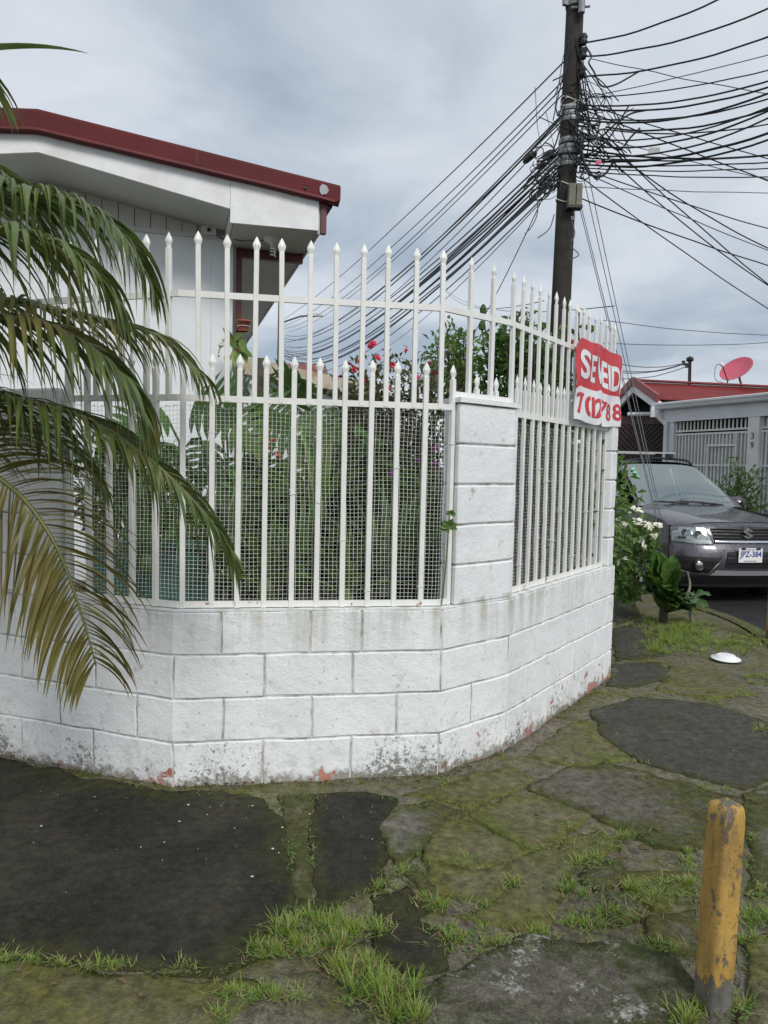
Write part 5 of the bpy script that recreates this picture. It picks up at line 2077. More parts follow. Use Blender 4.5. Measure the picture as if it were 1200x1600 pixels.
# angular S badge: two interlocking bent bars
SB = [(0.0, 0.058), (0.062, 0.030), (0.040, 0.018), (0.0, 0.036), (-0.022, 0.026), (0.062, -0.018), (0.062, -0.030), (0.0, -0.058), (-0.062, -0.030), (-0.040, -0.018), (0.0, -0.036), (0.022, -0.026), (-0.062, 0.018), (-0.062, 0.030)]
m = panel(list(reversed(SB)), lambda x, z, o: V((x, yf(x, 0.825, 0.050 + o), 0.825 + z)), 0.2, 0.02)
m.local('badge', 'chrome', grille)
for sg in (-1, 1):
    hl_ = [(-0.86, 0.735), (-0.83, 0.715), (-0.60, 0.700), (-0.425, 0.700), (-0.47, 0.80), (-0.50, 0.878), (-0.70, 0.888), (-0.865, 0.875)]
    if sg > 0:
        hl_ = mirror(hl_)
    base = panel(hl_, front(0.004), 0.06).local('headlight', 'lamp_reflector', car)
    for cxh, czh, rr in ((-0.60, 0.805, 0.052), (-0.735, 0.815, 0.048)):
        m = MB()
        c = V((sg * -cxh if sg > 0 else cxh, yf(cxh, czh, 0.006), czh))
        m.lathe([(rr, 0.012), (rr * 0.8, 0.004), (rr * 0.35, 0.001), (0.0, 0.006)], 16, c, Matrix.Rotation(math.pi / 2, 3, 'X'))
        m.local('reflector_bowl', 'lamp_reflector', base, True)
    ind = [(-0.82, 0.718), (-0.44, 0.704), (-0.455, 0.742), (-0.84, 0.752)]
    panel(ind if sg < 0 else mirror(ind), front(0.008), 0.06).local('indicator', 'plate_white', base)
    panel(hl_, front(0.022), 0.06, 0.016).local('lens', 'glass_lens', base, True)
    fg = [(-0.83, 0.56), (-0.80, 0.41), (-0.70, 0.375), (-0.50, 0.365), (-0.34, 0.555)]
    fo = panel(fg if sg < 0 else mirror(fg), front(0.014), 0.03).local('fog_lamp_recess', 'black_plastic', car)
    m = MB()
    c = V((sg * 0.61, yf(0.61, 0.465, 0.018), 0.465))
    m.lathe([(0.075, 0.0), (0.07, 0.014), (0.058, 0.016), (0.05, 0.006), (0.0, 0.010)], 20, c, Matrix.Rotation(math.pi / 2, 3, 'X'))
    fl_ = m.local('fog_lamp', 'black_plastic', fo, True)
    m = MB()
    m.lathe([(0.045, 0.008), (0.03, 0.016), (0.0, 0.02)], 16, c, Matrix.Rotation(math.pi / 2, 3, 'X'))
    m.local('fog_lens', 'lamp_reflector', fo, True)
    m = MB()
    oo = [(-0.84, 0.56), (-0.81, 0.40), (-0.70, 0.365), (-0.49, 0.355), (-0.32, 0.56)]
    m.tube([V((-sg * x if sg > 0 else x, yf(x, z, 0.014), z)) for x, z in oo], 0.008, 5)
    m.local('recess_rim', 'car_paint', fo, True)
lg = [(-0.30, 0.44), (0.30, 0.44), (0.265, 0.62), (-0.265, 0.62)]
lgo = panel(lg, front(0.012), 0.03).local('lower_grille', 'black_plastic', car)
for z in (0.48, 0.525, 0.57):
    m = MB()
    m.strip([[V((x, yf(x, z, 0.018), z)) for x in (-0.27, -0.1, 0.1, 0.27)], [V((x, yf(x, z, 0.026), z + 0.012)) for x in (-0.27, -0.1, 0.1, 0.27)]])
    m.local('grille_bar', 'rubber', lgo)
for sg in (1, -1):
    m = MB()
    m.tube([V((sg * x, yf(x, z, -0.002), z)) for x, z in ((0.30, 0.635), (0.335, 0.60), (0.50, 0.42), (0.47, 0.385))], [0.012, 0.02, 0.02, 0.012], 6)
    m.local('bumper_crease', 'car_paint', car, True)
sk = [(-0.46, 0.345), (0.46, 0.345), (0.40, 0.395), (-0.40, 0.395)]
panel(sk, front(0.012), 0.08, 0.012).local('skid_plate', 'silver', car)
lip = [(-0.86, 0.20), (0.86, 0.20), (0.865, 0.30), (0.5, 0.335), (-0.5, 0.335), (-0.865, 0.30)]
panel(lip, front(0.006), 0.08, 0.02).local('lower_lip', 'black_plastic', car)
# licence plate
pz = 0.585
plf = lambda u, v, o: V((u, yf(0, pz, 0.034 + o), v))
pm = MB()
pm.box((-0.155, yf(0, pz, 0.034), pz - 0.082), (0.155, yf(0, pz, 0.028), pz + 0.082))
plate = pm.local('licence_plate', 'plate_white', car)
m = MB()
text_on(m, 'JPZ-384', lambda u, v, o: plf(u, v, 0.0015), -0.142, 0.142, pz - 0.042, pz + 0.048, 0.025)
m.local('plate_lettering', 'plate_blue', plate)
for z in (pz - 0.066, pz + 0.064):
    m = MB()
    for k in range(9):
        x = -0.085 + 0.019 * k
        m.add([plf(x, z - 0.004, 0.0015), plf(x + 0.014, z - 0.004, 0.0015), plf(x + 0.014, z + 0.005, 0.0015), plf(x, z + 0.005, 0.0015)], [(0, 1, 2, 3)])
    tag(m.local('plate_small_print', 'plate_blue', plate), kind='stuff')
for x in (-0.10, 0.10):
    m = MB()
    m.box((x - 0.025, yf(0, pz, 0.044), pz + 0.066), (x + 0.025, yf(0, pz, 0.034), pz + 0.086))
    m.local('plate_clip', 'black_plastic', plate)
# door shut-lines
for sg in (1, -1):
    for pts in ([(1.40, 0.36), (1.36, 0.7), (1.36, 1.02)], [(2.62, 0.33), (2.72, 0.7), (2.74, 1.05)], [(1.42, 0.34), (2.0, 0.33), (2.6, 0.33)]):
        m = MB()
        m.tube([V((sg * xs_(y, z, 0.0), y, z)) for y, z in spline([(a, b, 0) for a, b in pts], 5) for y, z in ((y, z),)] if False else [V((sg * xs_(p.x, p.y), p.x, p.y)) for p in spline([(a, b, 0) for a, b in pts], 5)], 0.004, 4)
        m.local('shut_line', 'black_plastic', car)
car.scale = (0.95, 1.0, 1.0)


# ------------------------------------------------------------------ palm leaning in from the left
CROWN = V((-2.55, 3.02, 2.75))
palm = tag(empty('palm_tree', (-2.75, 2.75, 0)), 'feathery green palm drooping its fronds in from the left edge', 'palm')
m = MB()
tp_ = spline([V((-2.75, 2.75, -0.05)), V((-2.74, 2.8, 0.9)), V((-2.65, 2.9, 1.9)), CROWN], 7)
m.tube(tp_, [0.11 - 0.04 * i / (len(tp_) - 1) + (0.006 if i % 2 else 0) for i in range(len(tp_))], 12)
m.build('trunk', 'bark', palm, True)
m = MB()
m.tube([CROWN + V((0, 0, -0.5)), CROWN + V((0, 0, -0.1)), CROWN + V((0, 0, 0.15))], [0.08, 0.075, 0.03], 10)
m.build('crownshaft', 'palm_leaf', palm, True)


def leaflet(m, p, d, L, w, g, seg=7, twist=0.0):
    d = V(d).normalized()
    rows = []
    c = V(p)
    for i in range(seg + 1):
        t = i / seg
        s = d.cross(V((0.15, 0.35, 1)))
        if s.length < 0.05:
            s = V((1, 0.2, 0))
        s.normalize()
        s = (s + d.cross(s) * twist).normalized()
        n_ = s.cross(d)
        ww = w * 0.5 * max(0.03, (min(1, 0.35 + 3.2 * t)) * (1 - t ** 2.2) + 0.02)
        rows.append((c - s * ww, c + n_ * ww * 0.45, c + s * ww))
        c = c + d * (L / seg)
        d = (d + V((0, 0, -g / seg * (0.6 + 0.9 * t)))).normalized()
    m.strip(rows)


def frond(pts, mat, single, L0=0.42, w=0.026, g=2.2, step=0.026, t0=0.12, rmat='palm_rachis', up=0.2, side=0.8, both=(1, -1), seed=0, flat=0.0):
    rg = random.Random(seed)
    path = spline(pts, 10)
    n = len(path)
    m = MB()
    m.tube(path, [0.013 * (1 - i / n) + 0.0025 for i in range(n)], 6)
    fo = m.build('frond', rmat, palm, True)
    cum = [0]
    for a, b in zip(path, path[1:]):
        cum.append(cum[-1] + (b - a).length)
    tot = cum[-1]
    s = tot * t0
    joined = MB()
    while s < tot:
        i = max(k for k in range(n) if cum[k] <= s)
        i = min(i, n - 2)
        f = (s - cum[i]) / max(1e-6, cum[i + 1] - cum[i])
        p = path[i].lerp(path[i + 1], f)
        T = (path[i + 1] - path[i]).normalized()
        S = T.cross(V((0, 0, 1)))
        if S.length < 0.2:
            S = V((1, 0, 0))
        S.normalize()
        if flat:
            S = (S * (1 - flat) + T.cross(V((0, -1, 0))) * flat).normalized()
        u = s / tot
        L = L0 * (0.55 + 0.6 * math.sin(math.pi * min(1, 0.18 + 0.72 * u))) * rg.uniform(0.85, 1.12)
        if u > 0.85:
            L *= 1 - (u - 0.85) * 2.6
        for sd in both:
            d = T * (0.30 + 0.45 * u) + S * sd * side * (1.2 - 0.5 * u) + V((0, 0, up * (1.4 - u))) + V((rg.uniform(-.12, .12), rg.uniform(-.12, .12), rg.uniform(-.1, .1)))
            q = joined if not single else MB()
            leaflet(q, p, d, L, w * rg.uniform(0.8, 1.2), g * rg.uniform(0.8, 1.25), 7, rg.uniform(-0.5, 0.5))
            if single:
                q.build('leaflet', mat, fo, True)
        s += step * rg.uniform(0.8, 1.2)
    if not single:
        tag(joined.build('leaflets', mat, fo, True), kind='stuff')


def ap(*a):
    return [at(x, y, Y) for x, y, Y in a]


frond([CROWN] + ap((-260, 560, 2.95), (-80, 690, 2.80), (0, 748, 2.76), (46, 790, 2.72), (92, 862, 2.70), (128, 962, 2.70), (150, 1040, 2.72)), 'palm_leaf_tired', True, 0.46, 0.020, 1.7, 0.018, 0.40, up=0.05, side=1.0, seed=1, flat=0.75)
frond([CROWN] + ap((-220, 560, 3.0), (-60, 612, 2.9), (40, 628, 2.85), (130, 652, 2.80), (205, 695, 2.78), (268, 748, 2.76), (325, 808, 2.76), (362, 862, 2.78)), 'palm_leaf', False, 0.42, 0.0200, 2.8, 0.019, 0.36, seed=2)
frond([CROWN] + ap((-240, 420, 2.95), (-80, 480, 2.82), (10, 496, 2.76), (75, 508, 2.72), (140, 540, 2.70), (195, 592, 2.70), (228, 655, 2.72)), 'palm_leaf', False, 0.50, 0.025, 3.0, 0.022, 0.36, seed=3)
frond([CROWN] + ap((-260, 350, 2.85), (-80, 348, 2.70), (0, 356, 2.62), (70, 372, 2.58), (135, 410, 2.56), (185, 470, 2.58)), 'palm_leaf', True, 0.48, 0.026, 3.2, 0.024, 0.38, seed=4)
frond([CROWN] + ap((-260, 330, 3.1), (-60, 300, 3.05), (50, 303, 3.0), (130, 320, 2.95), (195, 372, 2.92), (235, 440, 2.92)), 'palm_leaf', False, 0.46, 0.021, 2.8, 0.019, 0.34, seed=5)
frond([CROWN] + ap((-150, 440, 3.2), (20, 470, 3.15), (120, 492, 3.1), (200, 508, 3.08), (262, 535, 3.06), (315, 585, 3.05)), 'palm_leaf', False, 0.38, 0.019, 2.4, 0.018, 0.34, seed=6)
frond([CROWN] + ap((-260, 262, 3.2), (-100, 240, 3.2), (-10, 262, 3.15), (40, 310, 3.1), (70, 370, 3.1)), 'palm_leaf', False, 0.40, 0.020, 2.6, 0.020, 0.34, seed=7)
frond([CROWN] + ap((-300, 110, 2.9), (-160, 60, 2.85), (-70, 75, 2.8), (-15, 130, 2.8)), 'palm_leaf', False, 0.36, 0.022, 2.4, 0.032, 0.36, seed=8)
frond([CROWN] + ap((-200, 600, 3.15), (-60, 690, 3.1), (30, 660, 3.05), (110, 700, 3.0), (160, 760, 3.0)), 'palm_leaf', False, 0.34, 0.022, 2.2, 0.026, 0.40, seed=12)
m = MB()
leaflet(m, at(-60, 80, 2.8), (1, 0, 0.16), 0.47, 0.030, 0.42, 9)
m.build('leaflet', 'palm_leaf', palm, True)
# fronds on the far side of the crown, out of the picture
for k, (dx, dy, dz) in enumerate(((-1.3, 0.2, -0.1), (-1.0, -1.0, 0.2), (-0.5, 1.2, 0.1), (0.3, -1.2, 0.3))):
    frond([CROWN, CROWN + V((dx * .4, dy * .4, 0.5 + dz)), CROWN + V((dx * .8, dy * .8, 0.55 + dz)), CROWN + V((dx * 1.15, dy * 1.15, 0.1 + dz))], 'palm_leaf', False, 0.4, 0.026, 2.4, 0.035, 0.2, seed=20 + k)

# ------------------------------------------------------------------ garden plants
RND = random.Random(11)


def rdir(rg, up=0.0):
    while True:
        v = V((rg.uniform(-1, 1), rg.uniform(-1, 1), rg.uniform(-1, 1)))
        if 0.1 < v.length < 1:
            v.normalize()
            return (v + V((0, 0, up))).normalized()


def shrub(name, label, cat, base, blobs, n, L, w, mat, group=None, stems=6, droop=0.6, sr=0.012, seg=2, smat='bark', seed=0):
    """blobs: (centre, radii); leaves thicken towards each blob's skin"""
    rg = random.Random(seed)
    o = tag(empty(name, base), label, cat, group)
    m = MB()
    vol = [b[1][0] * b[1][1] * b[1][2] for b in blobs]
    tot = sum(vol)
    for (c, r), vv in zip(blobs, vol):
        c = V(c)
        for _ in range(int(n * vv / tot)):
            d = rdir(rg)
            k = rg.random() ** 0.45
            nn_ = nz((c.x + d.x * 2, c.y + d.y * 2, c.z + d.z * 2), 1.7)
            k *= 1 + 0.45 * nn_
            p = c + V((d.x * r[0], d.y * r[1], d.z * r[2])) * k
            ld = (d * 0.6 + rdir(rg, 0.25) * 0.8)
            m.leaf(p, ld, rdir(rg, 0.8), L * rg.uniform(0.6, 1.25), w * rg.uniform(0.7, 1.2), seg, droop, 0.15)
    tag(m.build('foliage', mat, o), kind='stuff')
    m = MB()
    for (c, r) in blobs:
        for _ in range(stems):
            d = rdir(rg)
            e_ = V(c) + V((d.x * r[0], d.y * r[1], abs(d.z) * r[2])) * 0.85
            b_ = V(base) + V((rg.uniform(-.06, .06), rg.uniform(-.06, .06), -0.03))
            mid = b_.lerp(e_, 0.5) + V((rg.uniform(-.08, .08), rg.uniform(-.08, .08), 0.1))
            m.tube(spline([b_, mid, e_], 4), [sr] * 4 + [sr * 0.7] * 4 + [sr * 0.4], 5)
    m.build('stems', smat, o)
    return o


def flower(o, p, r, mat, petals=9, rg=RND, rows=2):
    m = MB()
    p = V(p)
    ax_ = rdir(rg, 0.7)
    q = ax_.to_track_quat('Z', 'Y').to_matrix()
    for k in range(rows):
        for j in range(petals - 3 * k):
            a = 2 * math.pi * (j + 0.5 * k) / (petals - 3 * k) + rg.uniform(-.15, .15)
            el = 0.25 + 0.6 * k
            d = q @ V((math.cos(a) * math.cos(el), math.sin(a) * math.cos(el), math.sin(el)))
            m.leaf(p, d, q @ V((0, 0, 1)), r * (1.0 - 0.22 * k), r * 0.85, 3, 0.1, 0.2, 0.1)
    m.lathe([(0.0, -r * 0.1), (r * 0.3, 0.0), (r * 0.28, r * 0.3), (0, r * 0.45)], 7, p)
    return m.build('flower', mat, o)


def rosette(name, label, cat, base, n, L, w, mat, tilt=(0.3, 1.2), droop=0.7, group=None, seed=0, shape=0.0, seg=6, single=True):
    rg = random.Random(seed)
    o = tag(empty(name, base), label, cat, group)
    j_ = MB()
    for k in range(n):
        a = k * 2.399 + rg.uniform(-.2, .2)
        el = tilt[0] + (tilt[1] - tilt[0]) * rg.random()
        d = V((math.cos(a) * math.cos(el), math.sin(a) * math.cos(el), math.sin(el)))
        if base[2] > 0.3 and d.y < 0:      # garden plants lean away from the mesh
            d = V((d.x, d.y * 0.15, d.z + 0.15)).normalized()
        m = MB() if single else j_
        m.leaf(V(base) + d * 0.03, d, V((-math.sin(a) * 0, 0, 1)) if el < 1.3 else V((math.cos(a), math.sin(a), 0.2)), L * rg.uniform(0.7, 1.15), w, seg, droop * rg.uniform(0.7, 1.3), 0.22, shape)
        if single:
            m.build('leaf', mat, o, True)
    if not single:
        tag(j_.build('leaves', mat, o, True), kind='stuff')
    m = MB()
    m.lathe([(0.0, -0.06), (0.035, -0.05), (0.045, 0.0), (0.03, 0.05), (0, 0.07)], 8, base)
    m.build('heart', mat, o)
    return o


GS = 0.5
# big dark hedge with red blooms, between the pickets and the far house
hb = V((0.05, 4.75, GS))
hedge = shrub('flowering_shrub', 'dense dark shrub dotted with pink-red blooms left of the block pillar', 'shrub', hb,
              [((-0.10, 4.75, 1.2), (0.42, 0.5, 0.75)), ((0.18, 4.7, 1.35), (0.40, 0.45, 0.72)), ((0.02, 4.8, 1.86), (0.33, 0.34, 0.36)), ((-0.16, 4.75, 1.78), (0.22, 0.3, 0.28)), ((0.34, 4.8, 1.84), (0.28, 0.3, 0.34)), ((0.40, 4.6, 1.0), (0.35, 0.4, 0.5))], 7800, 0.06, 0.022, 'leaf_olive', stems=6, seed=1)
for x, y, Y in ((545, 570, 4.5), (560, 563, 4.5), (553, 577, 4.5), (578, 540, 4.6), (583, 537, 4.6), (636, 548, 4.5), (667, 568, 4.4), (605, 606, 4.5), (570, 597, 4.5), (651, 590, 4.5), (533, 590, 4.5), (612, 570, 4.5), (562, 575, 4.5), (590, 560, 4.5), (680, 585, 4.5)):
    flower(hedge, at(x, y, Y), 0.026, 'petal_pink')
for x, y in ((683, 700), (680, 725), (610, 740), (653, 720)):
    flower(hedge, at(x, y, 4.25), 0.022, 'petal_purple')
shrub('young_tree', 'loose light green sapling between hedge and rose bush', 'shrub', (0.62, 5.0, GS),
      [(at(705, 575, 5.0), (0.17, 0.2, 0.30)), (at(722, 545, 5.0), (0.10, 0.15, 0.16)), (at(735, 610, 5.0), (0.14, 0.2, 0.3)), (at(690, 560, 5.2), (0.10, 0.15, 0.2))], 900, 0.06, 0.024, 'leaf_mid', seed=2, stems=5, sr=0.007)
rose = shrub('rose_bush', 'tall rose bush with dark leaves rising above the pillar', 'shrub', (1.0, 5.15, GS),
             [(at(800, 545, 5.1), (0.19, 0.25, 0.20)), (at(780, 590, 5.1), (0.17, 0.25, 0.25)), (at(825, 575, 5.2), (0.2, 0.25, 0.32)), (at(850, 610, 5.3), (0.2, 0.2, 0.3)), (at(812, 505, 5.1), (0.10, 0.12, 0.12))], 1700, 0.062, 0.034, 'leaf_deep', seed=3, stems=6, sr=0.008)
for x, y in ((755, 485), (753, 510), (788, 528), (770, 548)):
    m = MB()
    p = at(x, y, 5.0)
    m.tube(spline([at(775, 600, 5.1), at(x + 6, y + 50, 5.0), p], 5), 0.005, 5)
    m.lathe([(0, -0.03), (0.02, -0.02), (0.024, 0.01), (0.012, 0.035), (0, 0.045)], 8, p)
    m.build('seed_head', 'leaf_deep', rose)
wr = tag(empty('rose_bush', at(893, 640, 5.35)), 'climbing rose with cream blooms growing through pickets above the banner', 'shrub')
for pts, fl3, r in (([(898, 680), (906, 560), (904, 520), (905, 488)], (906, 481, 'petal_white'), 0.034), ([(884, 680), (878, 590), (866, 560), (863, 545)], (863, 537, 'petal_white'), 0.036), ([(890, 680), (892, 600), (893, 560), (894, 545)], (895, 536, 'petal_pink'), 0.04)):
    m = MB()
    m.tube(spline([at(x, y, 5.2 if fl3[0] != 895 else 5.05) for x, y in pts], 6), 0.006, 5)
    m.build('stem', 'leaf_deep', wr)
    flower(wr, at(fl3[0], fl3[1], 5.15 if fl3[0] != 895 else 4.98), r, fl3[2], 10)
m = MB()
rg = random.Random(5)
for x, y in [(rg.uniform(880, 925), rg.uniform(505, 560)) for _ in range(26)] + [(rg.uniform(850, 900), rg.uniform(545, 620)) for _ in range(50)] + [(rg.uniform(895, 915), rg.uniform(665, 682)) for _ in range(12)]:
    m.leaf(at(x, y, rg.uniform(4.95, 5.3)), rdir(rg), rdir(rg, 0.6), 0.075, 0.045, 3, 0.4)
m.build('leaves', 'leaf_deep', wr)
m = MB()
for k in range(30):
    p = at(rg.uniform(850, 880), rg.uniform(595, 655), 4.55)
    a = rg.uniform(0, 6.3)
    m.tube([p, p + V((0.09 * math.cos(a), 0.03, 0.07 * math.sin(a)))], 0.0016, 3)
    for j in range(5):
        q = p + V((0.09 * math.cos(a), 0.03, 0.07 * math.sin(a))) * (j / 5)
        m.leaf(q, rdir(rg), V((0, -1, 0.3)), 0.022, 0.006, 2, 0)
tag(m.build('asparagus_fern', 'leaf_mid'), 'wispy asparagus fern poking out between the pickets left of the banner', 'plant')

# lobed philodendron against the white wall


def lobed_leaf(o, p, tip, L, mat, rg):
    p, tip = V(p), V(tip)
    d = (tip - p).normalized()
    s = d.cross(V((0.1, -1, 0.35))).normalized()
    up = s.cross(d)
    m = MB()
    k = 7
    lobes = []
    for i in range(k):
        t = (i + 0.4) / k
        c = p + d * (L * t) - V((0, 0, 0.25 * L * t * t))
        ln = L * (0.58 * math.sin(math.pi * (0.2 + 0.72 * t)) + 0.05)
        for sd in (1, -1):
            ld = s * sd * (1 - 0.5 * t) + d * (0.25 + 0.8 * t)
            m.leaf(c, ld, up, ln * rg.uniform(0.85, 1.1), L * 0.155, 3, 0.35, 0.08, 0.3)
    rows = []
    for i in range(7):
        t = i / 6
        c = p + d * (L * t) - V((0, 0, 0.25 * L * t * t))
        w = L * 0.13 * (1 - t) + 0.004
        rows.append((c - s * w, c + up * 0.002, c + s * w))
    m.strip(rows)
    m.build('leaf', mat, o, True)


phil = tag(empty('philodendron', (-0.95, 4.7, GS)), 'large lobed-leaf philodendron against the white house wall', 'plant')
rg = random.Random(8)
PL = [(300, 640, 30, -10), (345, 650, 55, 25), (390, 640, 60, -5), (280, 700, -40, 30), (330, 730, 50, 40), (380, 715, 40, 30), (420, 660, 55, 20), (260, 650, -45, 5), (440, 720, 35, 40), (300, 780, -20, 45), (360, 780, 40, 50), (240, 740, -50, 35), (410, 770, 25, 50), (470, 650, 45, 10), (330, 690, -20, 40), (230, 690, -40, -5), (450, 635, 10, -30), (350, 625, 20, -20)]
for x, y, dx, dy in PL:
    Y = rg.uniform(4.25, 4.75)
    p = at(x, y, Y)
    q = at(x + dx, y + dy, Y - 0.15)
    lobed_leaf(phil, p, q, rg.uniform(0.30, 0.44), rg.choice(('leaf_deep', 'leaf_mid', 'leaf_glossy')), rg)
    m = MB()
    m.tube(spline([V((-0.95 + rg.uniform(-.1, .1), 4.7, GS)), V((-0.95, 4.7, GS)).lerp(p, 0.6) + V((0, 0, 0.12)), p], 5), 0.008, 5)
    m.build('leaf_stalk', 'leaf_mid', phil)

gv = 'low green plants filling the garden behind the wire mesh'
for k, (x, y, Y, n, L, w, mt2, lab) in enumerate([
    (600, 915, 3.85, 24, 0.62, 0.060, 'leaf_pale', 'spiky pale green agave low behind the right half of the mesh'),
    (540, 935, 3.80, 20, 0.48, 0.048, 'leaf_light', 'yellowish strap-leaved bromeliad at the foot of the mesh'),
    (470, 900, 3.85, 22, 0.52, 0.055, 'leaf_mid', 'strap-leaved lily behind the middle of the mesh'),
    (635, 885, 3.92, 22, 0.42, 0.055, 'leaf_mid', 'strap-leaved plant in the mesh corner by the pillar'),
    (415, 920, 3.80, 20, 0.42, 0.045, 'leaf_light', 'small pale bromeliad left of the mesh middle'),
    (500, 800, 4.10, 20, 0.55, 0.060, 'leaf_light', 'arching green lily half way up the mesh'),
    (230, 880, 4.00, 16, 0.40, 0.050, 'leaf_mid', 'strap-leaved plant beside the teal tank'),
    (360, 850, 3.95, 20, 0.46, 0.050, 'leaf_pale', 'pale green lily under the drooping frond tip'),
]):
    rosette('strap_plant', lab, 'plant', at(x, y, Y), n, L, w, mt2, (0.25, 1.35), 0.9, gv, 30 + k)
for k, (c, r, n, L, w, mt2, lab) in enumerate([
    (at(390, 830, 4.45), (0.28, 0.2, 0.40), 750, 0.095, 0.042, 'leaf_mid', 'leafy bush behind the mesh right of the drooping frond'),
    (at(470, 850, 4.5), (0.33, 0.2, 0.36), 800, 0.10, 0.040, 'leaf_mid', 'mid green leafy bush behind the middle of the mesh'),
    (at(560, 800, 4.35), (0.28, 0.2, 0.45), 1300, 0.085, 0.036, 'leaf_deep', 'shadowy bush under the flowering shrub'),
    (at(650, 850, 4.3), (0.28, 0.2, 0.40), 1200, 0.085, 0.036, 'leaf_mid', 'green bush filling the mesh corner by the pillar'),
    (at(200, 760, 4.4), (0.40, 0.2, 0.33), 700, 0.10, 0.038, 'leaf_deep', 'dark bush behind the palm fronds'),
    (at(300, 850, 4.6), (0.30, 0.2, 0.26), 500, 0.10, 0.038, 'leaf_mid', 'leafy bush above the teal tank'),
    (at(840, 780, 5.2), (0.42, 0.3, 0.62), 1900, 0.09, 0.038, 'leaf_deep', 'dark bush behind the right-hand fence beside the pillar'),
    (at(915, 790, 5.75), (0.32, 0.35, 0.62), 1700, 0.09, 0.038, 'leaf_mid', 'green bush behind the right-hand fence under the banner'),
    (at(790, 700, 4.9), (0.36, 0.25, 0.36), 1200, 0.085, 0.036, 'leaf_deep', 'leafy bush behind the block pillar'),
    (at(560, 720, 5.4), (0.50, 0.30, 0.36), 1500, 0.09, 0.036, 'leaf_deep', 'deep green bush at the back of the garden'),
]):
    shrub('garden_bush', lab, 'shrub', (c.x, c.y, GS), [(c, r)], n, L, w, mt2, gv, 4, seed=50 + k)
for x, y, Y in ((427, 690, 4.2), (432, 712, 4.2), (418, 700, 4.2)):
    flower(phil, at(x, y, Y), 0.032, 'petal_coral')
fn_ = tag(empty('ivy_sprig', WP.at(P0 - 0.01, 0.03, 0.8)), 'small ivy sprig clinging to the left edge of the pillar', 'plant')
for x, y, s in ((701, 822, 0.06), (704, 803, 0.035), (695, 828, 0.035)):
    m = MB()
    c = at(x, y, 3.47)
    for a in (-1.2, -0.5, 0.2, 0.9, 1.6):
        m.leaf(c, V((math.sin(a), -0.25, math.cos(a) * 0.8 - 0.3)), V((0, -1, 0.2)), s * 0.75, s * 0.5, 3, 0.2)
    m.build('leaf', 'leaf_mid', fn_)
m = MB()
m.tube(spline([at(690, 945, 3.5), at(697, 880, 3.48), at(701, 822, 3.475), at(703, 800, 3.475)], 5), 0.003, 4)
m.build('stem', 'leaf_mid', fn_)

# teal tank low on the left of the garden
tk = tag(empty('water_tank', at(245, 930, 4.15)), 'low teal plastic tank behind the mesh under the palm', 'tank')
ta, tb = at(150, 850, 4.10), at(338, 850, 4.45)
m = MB()
m.hexa([(ta.x, ta.y, GS), (tb.x, tb.y, GS), (tb.x - 0.1, tb.y + 0.5, GS), (ta.x - 0.1, ta.y + 0.5, GS), (ta.x - 0.02, ta.y - 0.02, ta.z - 0.02), (tb.x + 0.02, tb.y - 0.02, tb.z - 0.02), (tb.x - 0.08, tb.y + 0.52, tb.z - 0.02), (ta.x - 0.12, ta.y + 0.52, ta.z - 0.02)])
m.build('body', 'tank_teal', tk)
m = MB()
m.bar((ta.x - 0.03, ta.y - 0.03, ta.z), (tb.x + 0.03, tb.y - 0.03, tb.z), 0.06, 0.035)
m.build('rim', 'tank_teal', tk)
for i in range(6):
    m = MB()
    p = V((ta.x, ta.y, 0)).lerp(V((tb.x, tb.y, 0)), (i + 0.5) / 6)
    m.bar((p.x, p.y - 0.004, GS), (p.x, p.y - 0.022, ta.z - 0.03), 0.03, 0.02, (0, 1, 0))
    m.build('rib', 'tank_teal', tk)

# pots hung on the red post


def pot(x, y, Y, w, label):
    c = at(x, y, Y)
    o = tag(empty('flower_pot', c), label, 'pot', 'terracotta pots on the red post')
    m = MB()
    h = w * 0.72
    m.lathe([(w * .30, 0), (w * .42, h * .78), (w * .50, h * .80), (w * .52, h), (w * .46, h), (w * .44, h * .85), (0, h * .84)], 20, c)
    m.build('body', 'terracotta', o, True)
    m = MB()
    m.lathe([(w * .42, h * .42), (w * .44, h * .45), (w * .42, h * .48)], 20, c)
    m.tube([c + V((w * .43, 0, h * .45)), c + V((w * .3, 0.2, h * .45))], 0.004, 5)
    m.build('hoop', 'tie_wire', o)
    return o, c, h


p1, c1_, h1 = pot(380, 518, 6.15, 0.125, 'upper terracotta pot hooked to the red post by the soffit')
p2, c2_, h2 = pot(366, 633, 6.1, 0.115, 'lower terracotta pot hooked to the red post above the fence rail')
orch = tag(empty('orchid', at(372, 540, 6.0)), 'pale green orchid growing on the red post between the pots', 'plant')
rg = random.Random(4)
for x, y, dx, dy, L in ((368, 545, -20, -38, .2), (368, 552, 18, 26, .16), (372, 540, 20, 12, .17), (375, 530, 14, 30, .18), (366, 548, 2, 40, .16), (378, 545, 16, 40, .15), (366, 530, 20, -16, .13), (362, 540, -6, -30, .16), (378, 550, 30, 10, .13), (358, 555, -10, 18, .1)):
    a, b = at(x, y, 6.0), at(x + dx, y + dy, 5.9)
    m = MB()
    m.leaf(a, b - a, V((0.1, -1, 0.3)), L, 0.06, 5, 0.3, 0.15, 0.2)
    m.build('leaf', 'leaf_light', orch, True)
for x, y, r in ((346, 540, .03), (349, 530, .025), (342, 555, .022)):
    flower(orch, at(x, y, 5.95), r, 'petal_white', 7)
m = MB()
m.tube(spline([at(368, 545, 6.0), at(354, 530, 5.97), at(345, 540, 5.95), at(340, 558, 5.95)], 5), 0.004, 4)
m.build('flower_stalk', 'leaf_light', orch)
m = MB()
c = at(408, 590, 6.0)
stp = [at(406, 640, 6.3), at(407, 600, 6.3), at(409, 560, 6.3)]
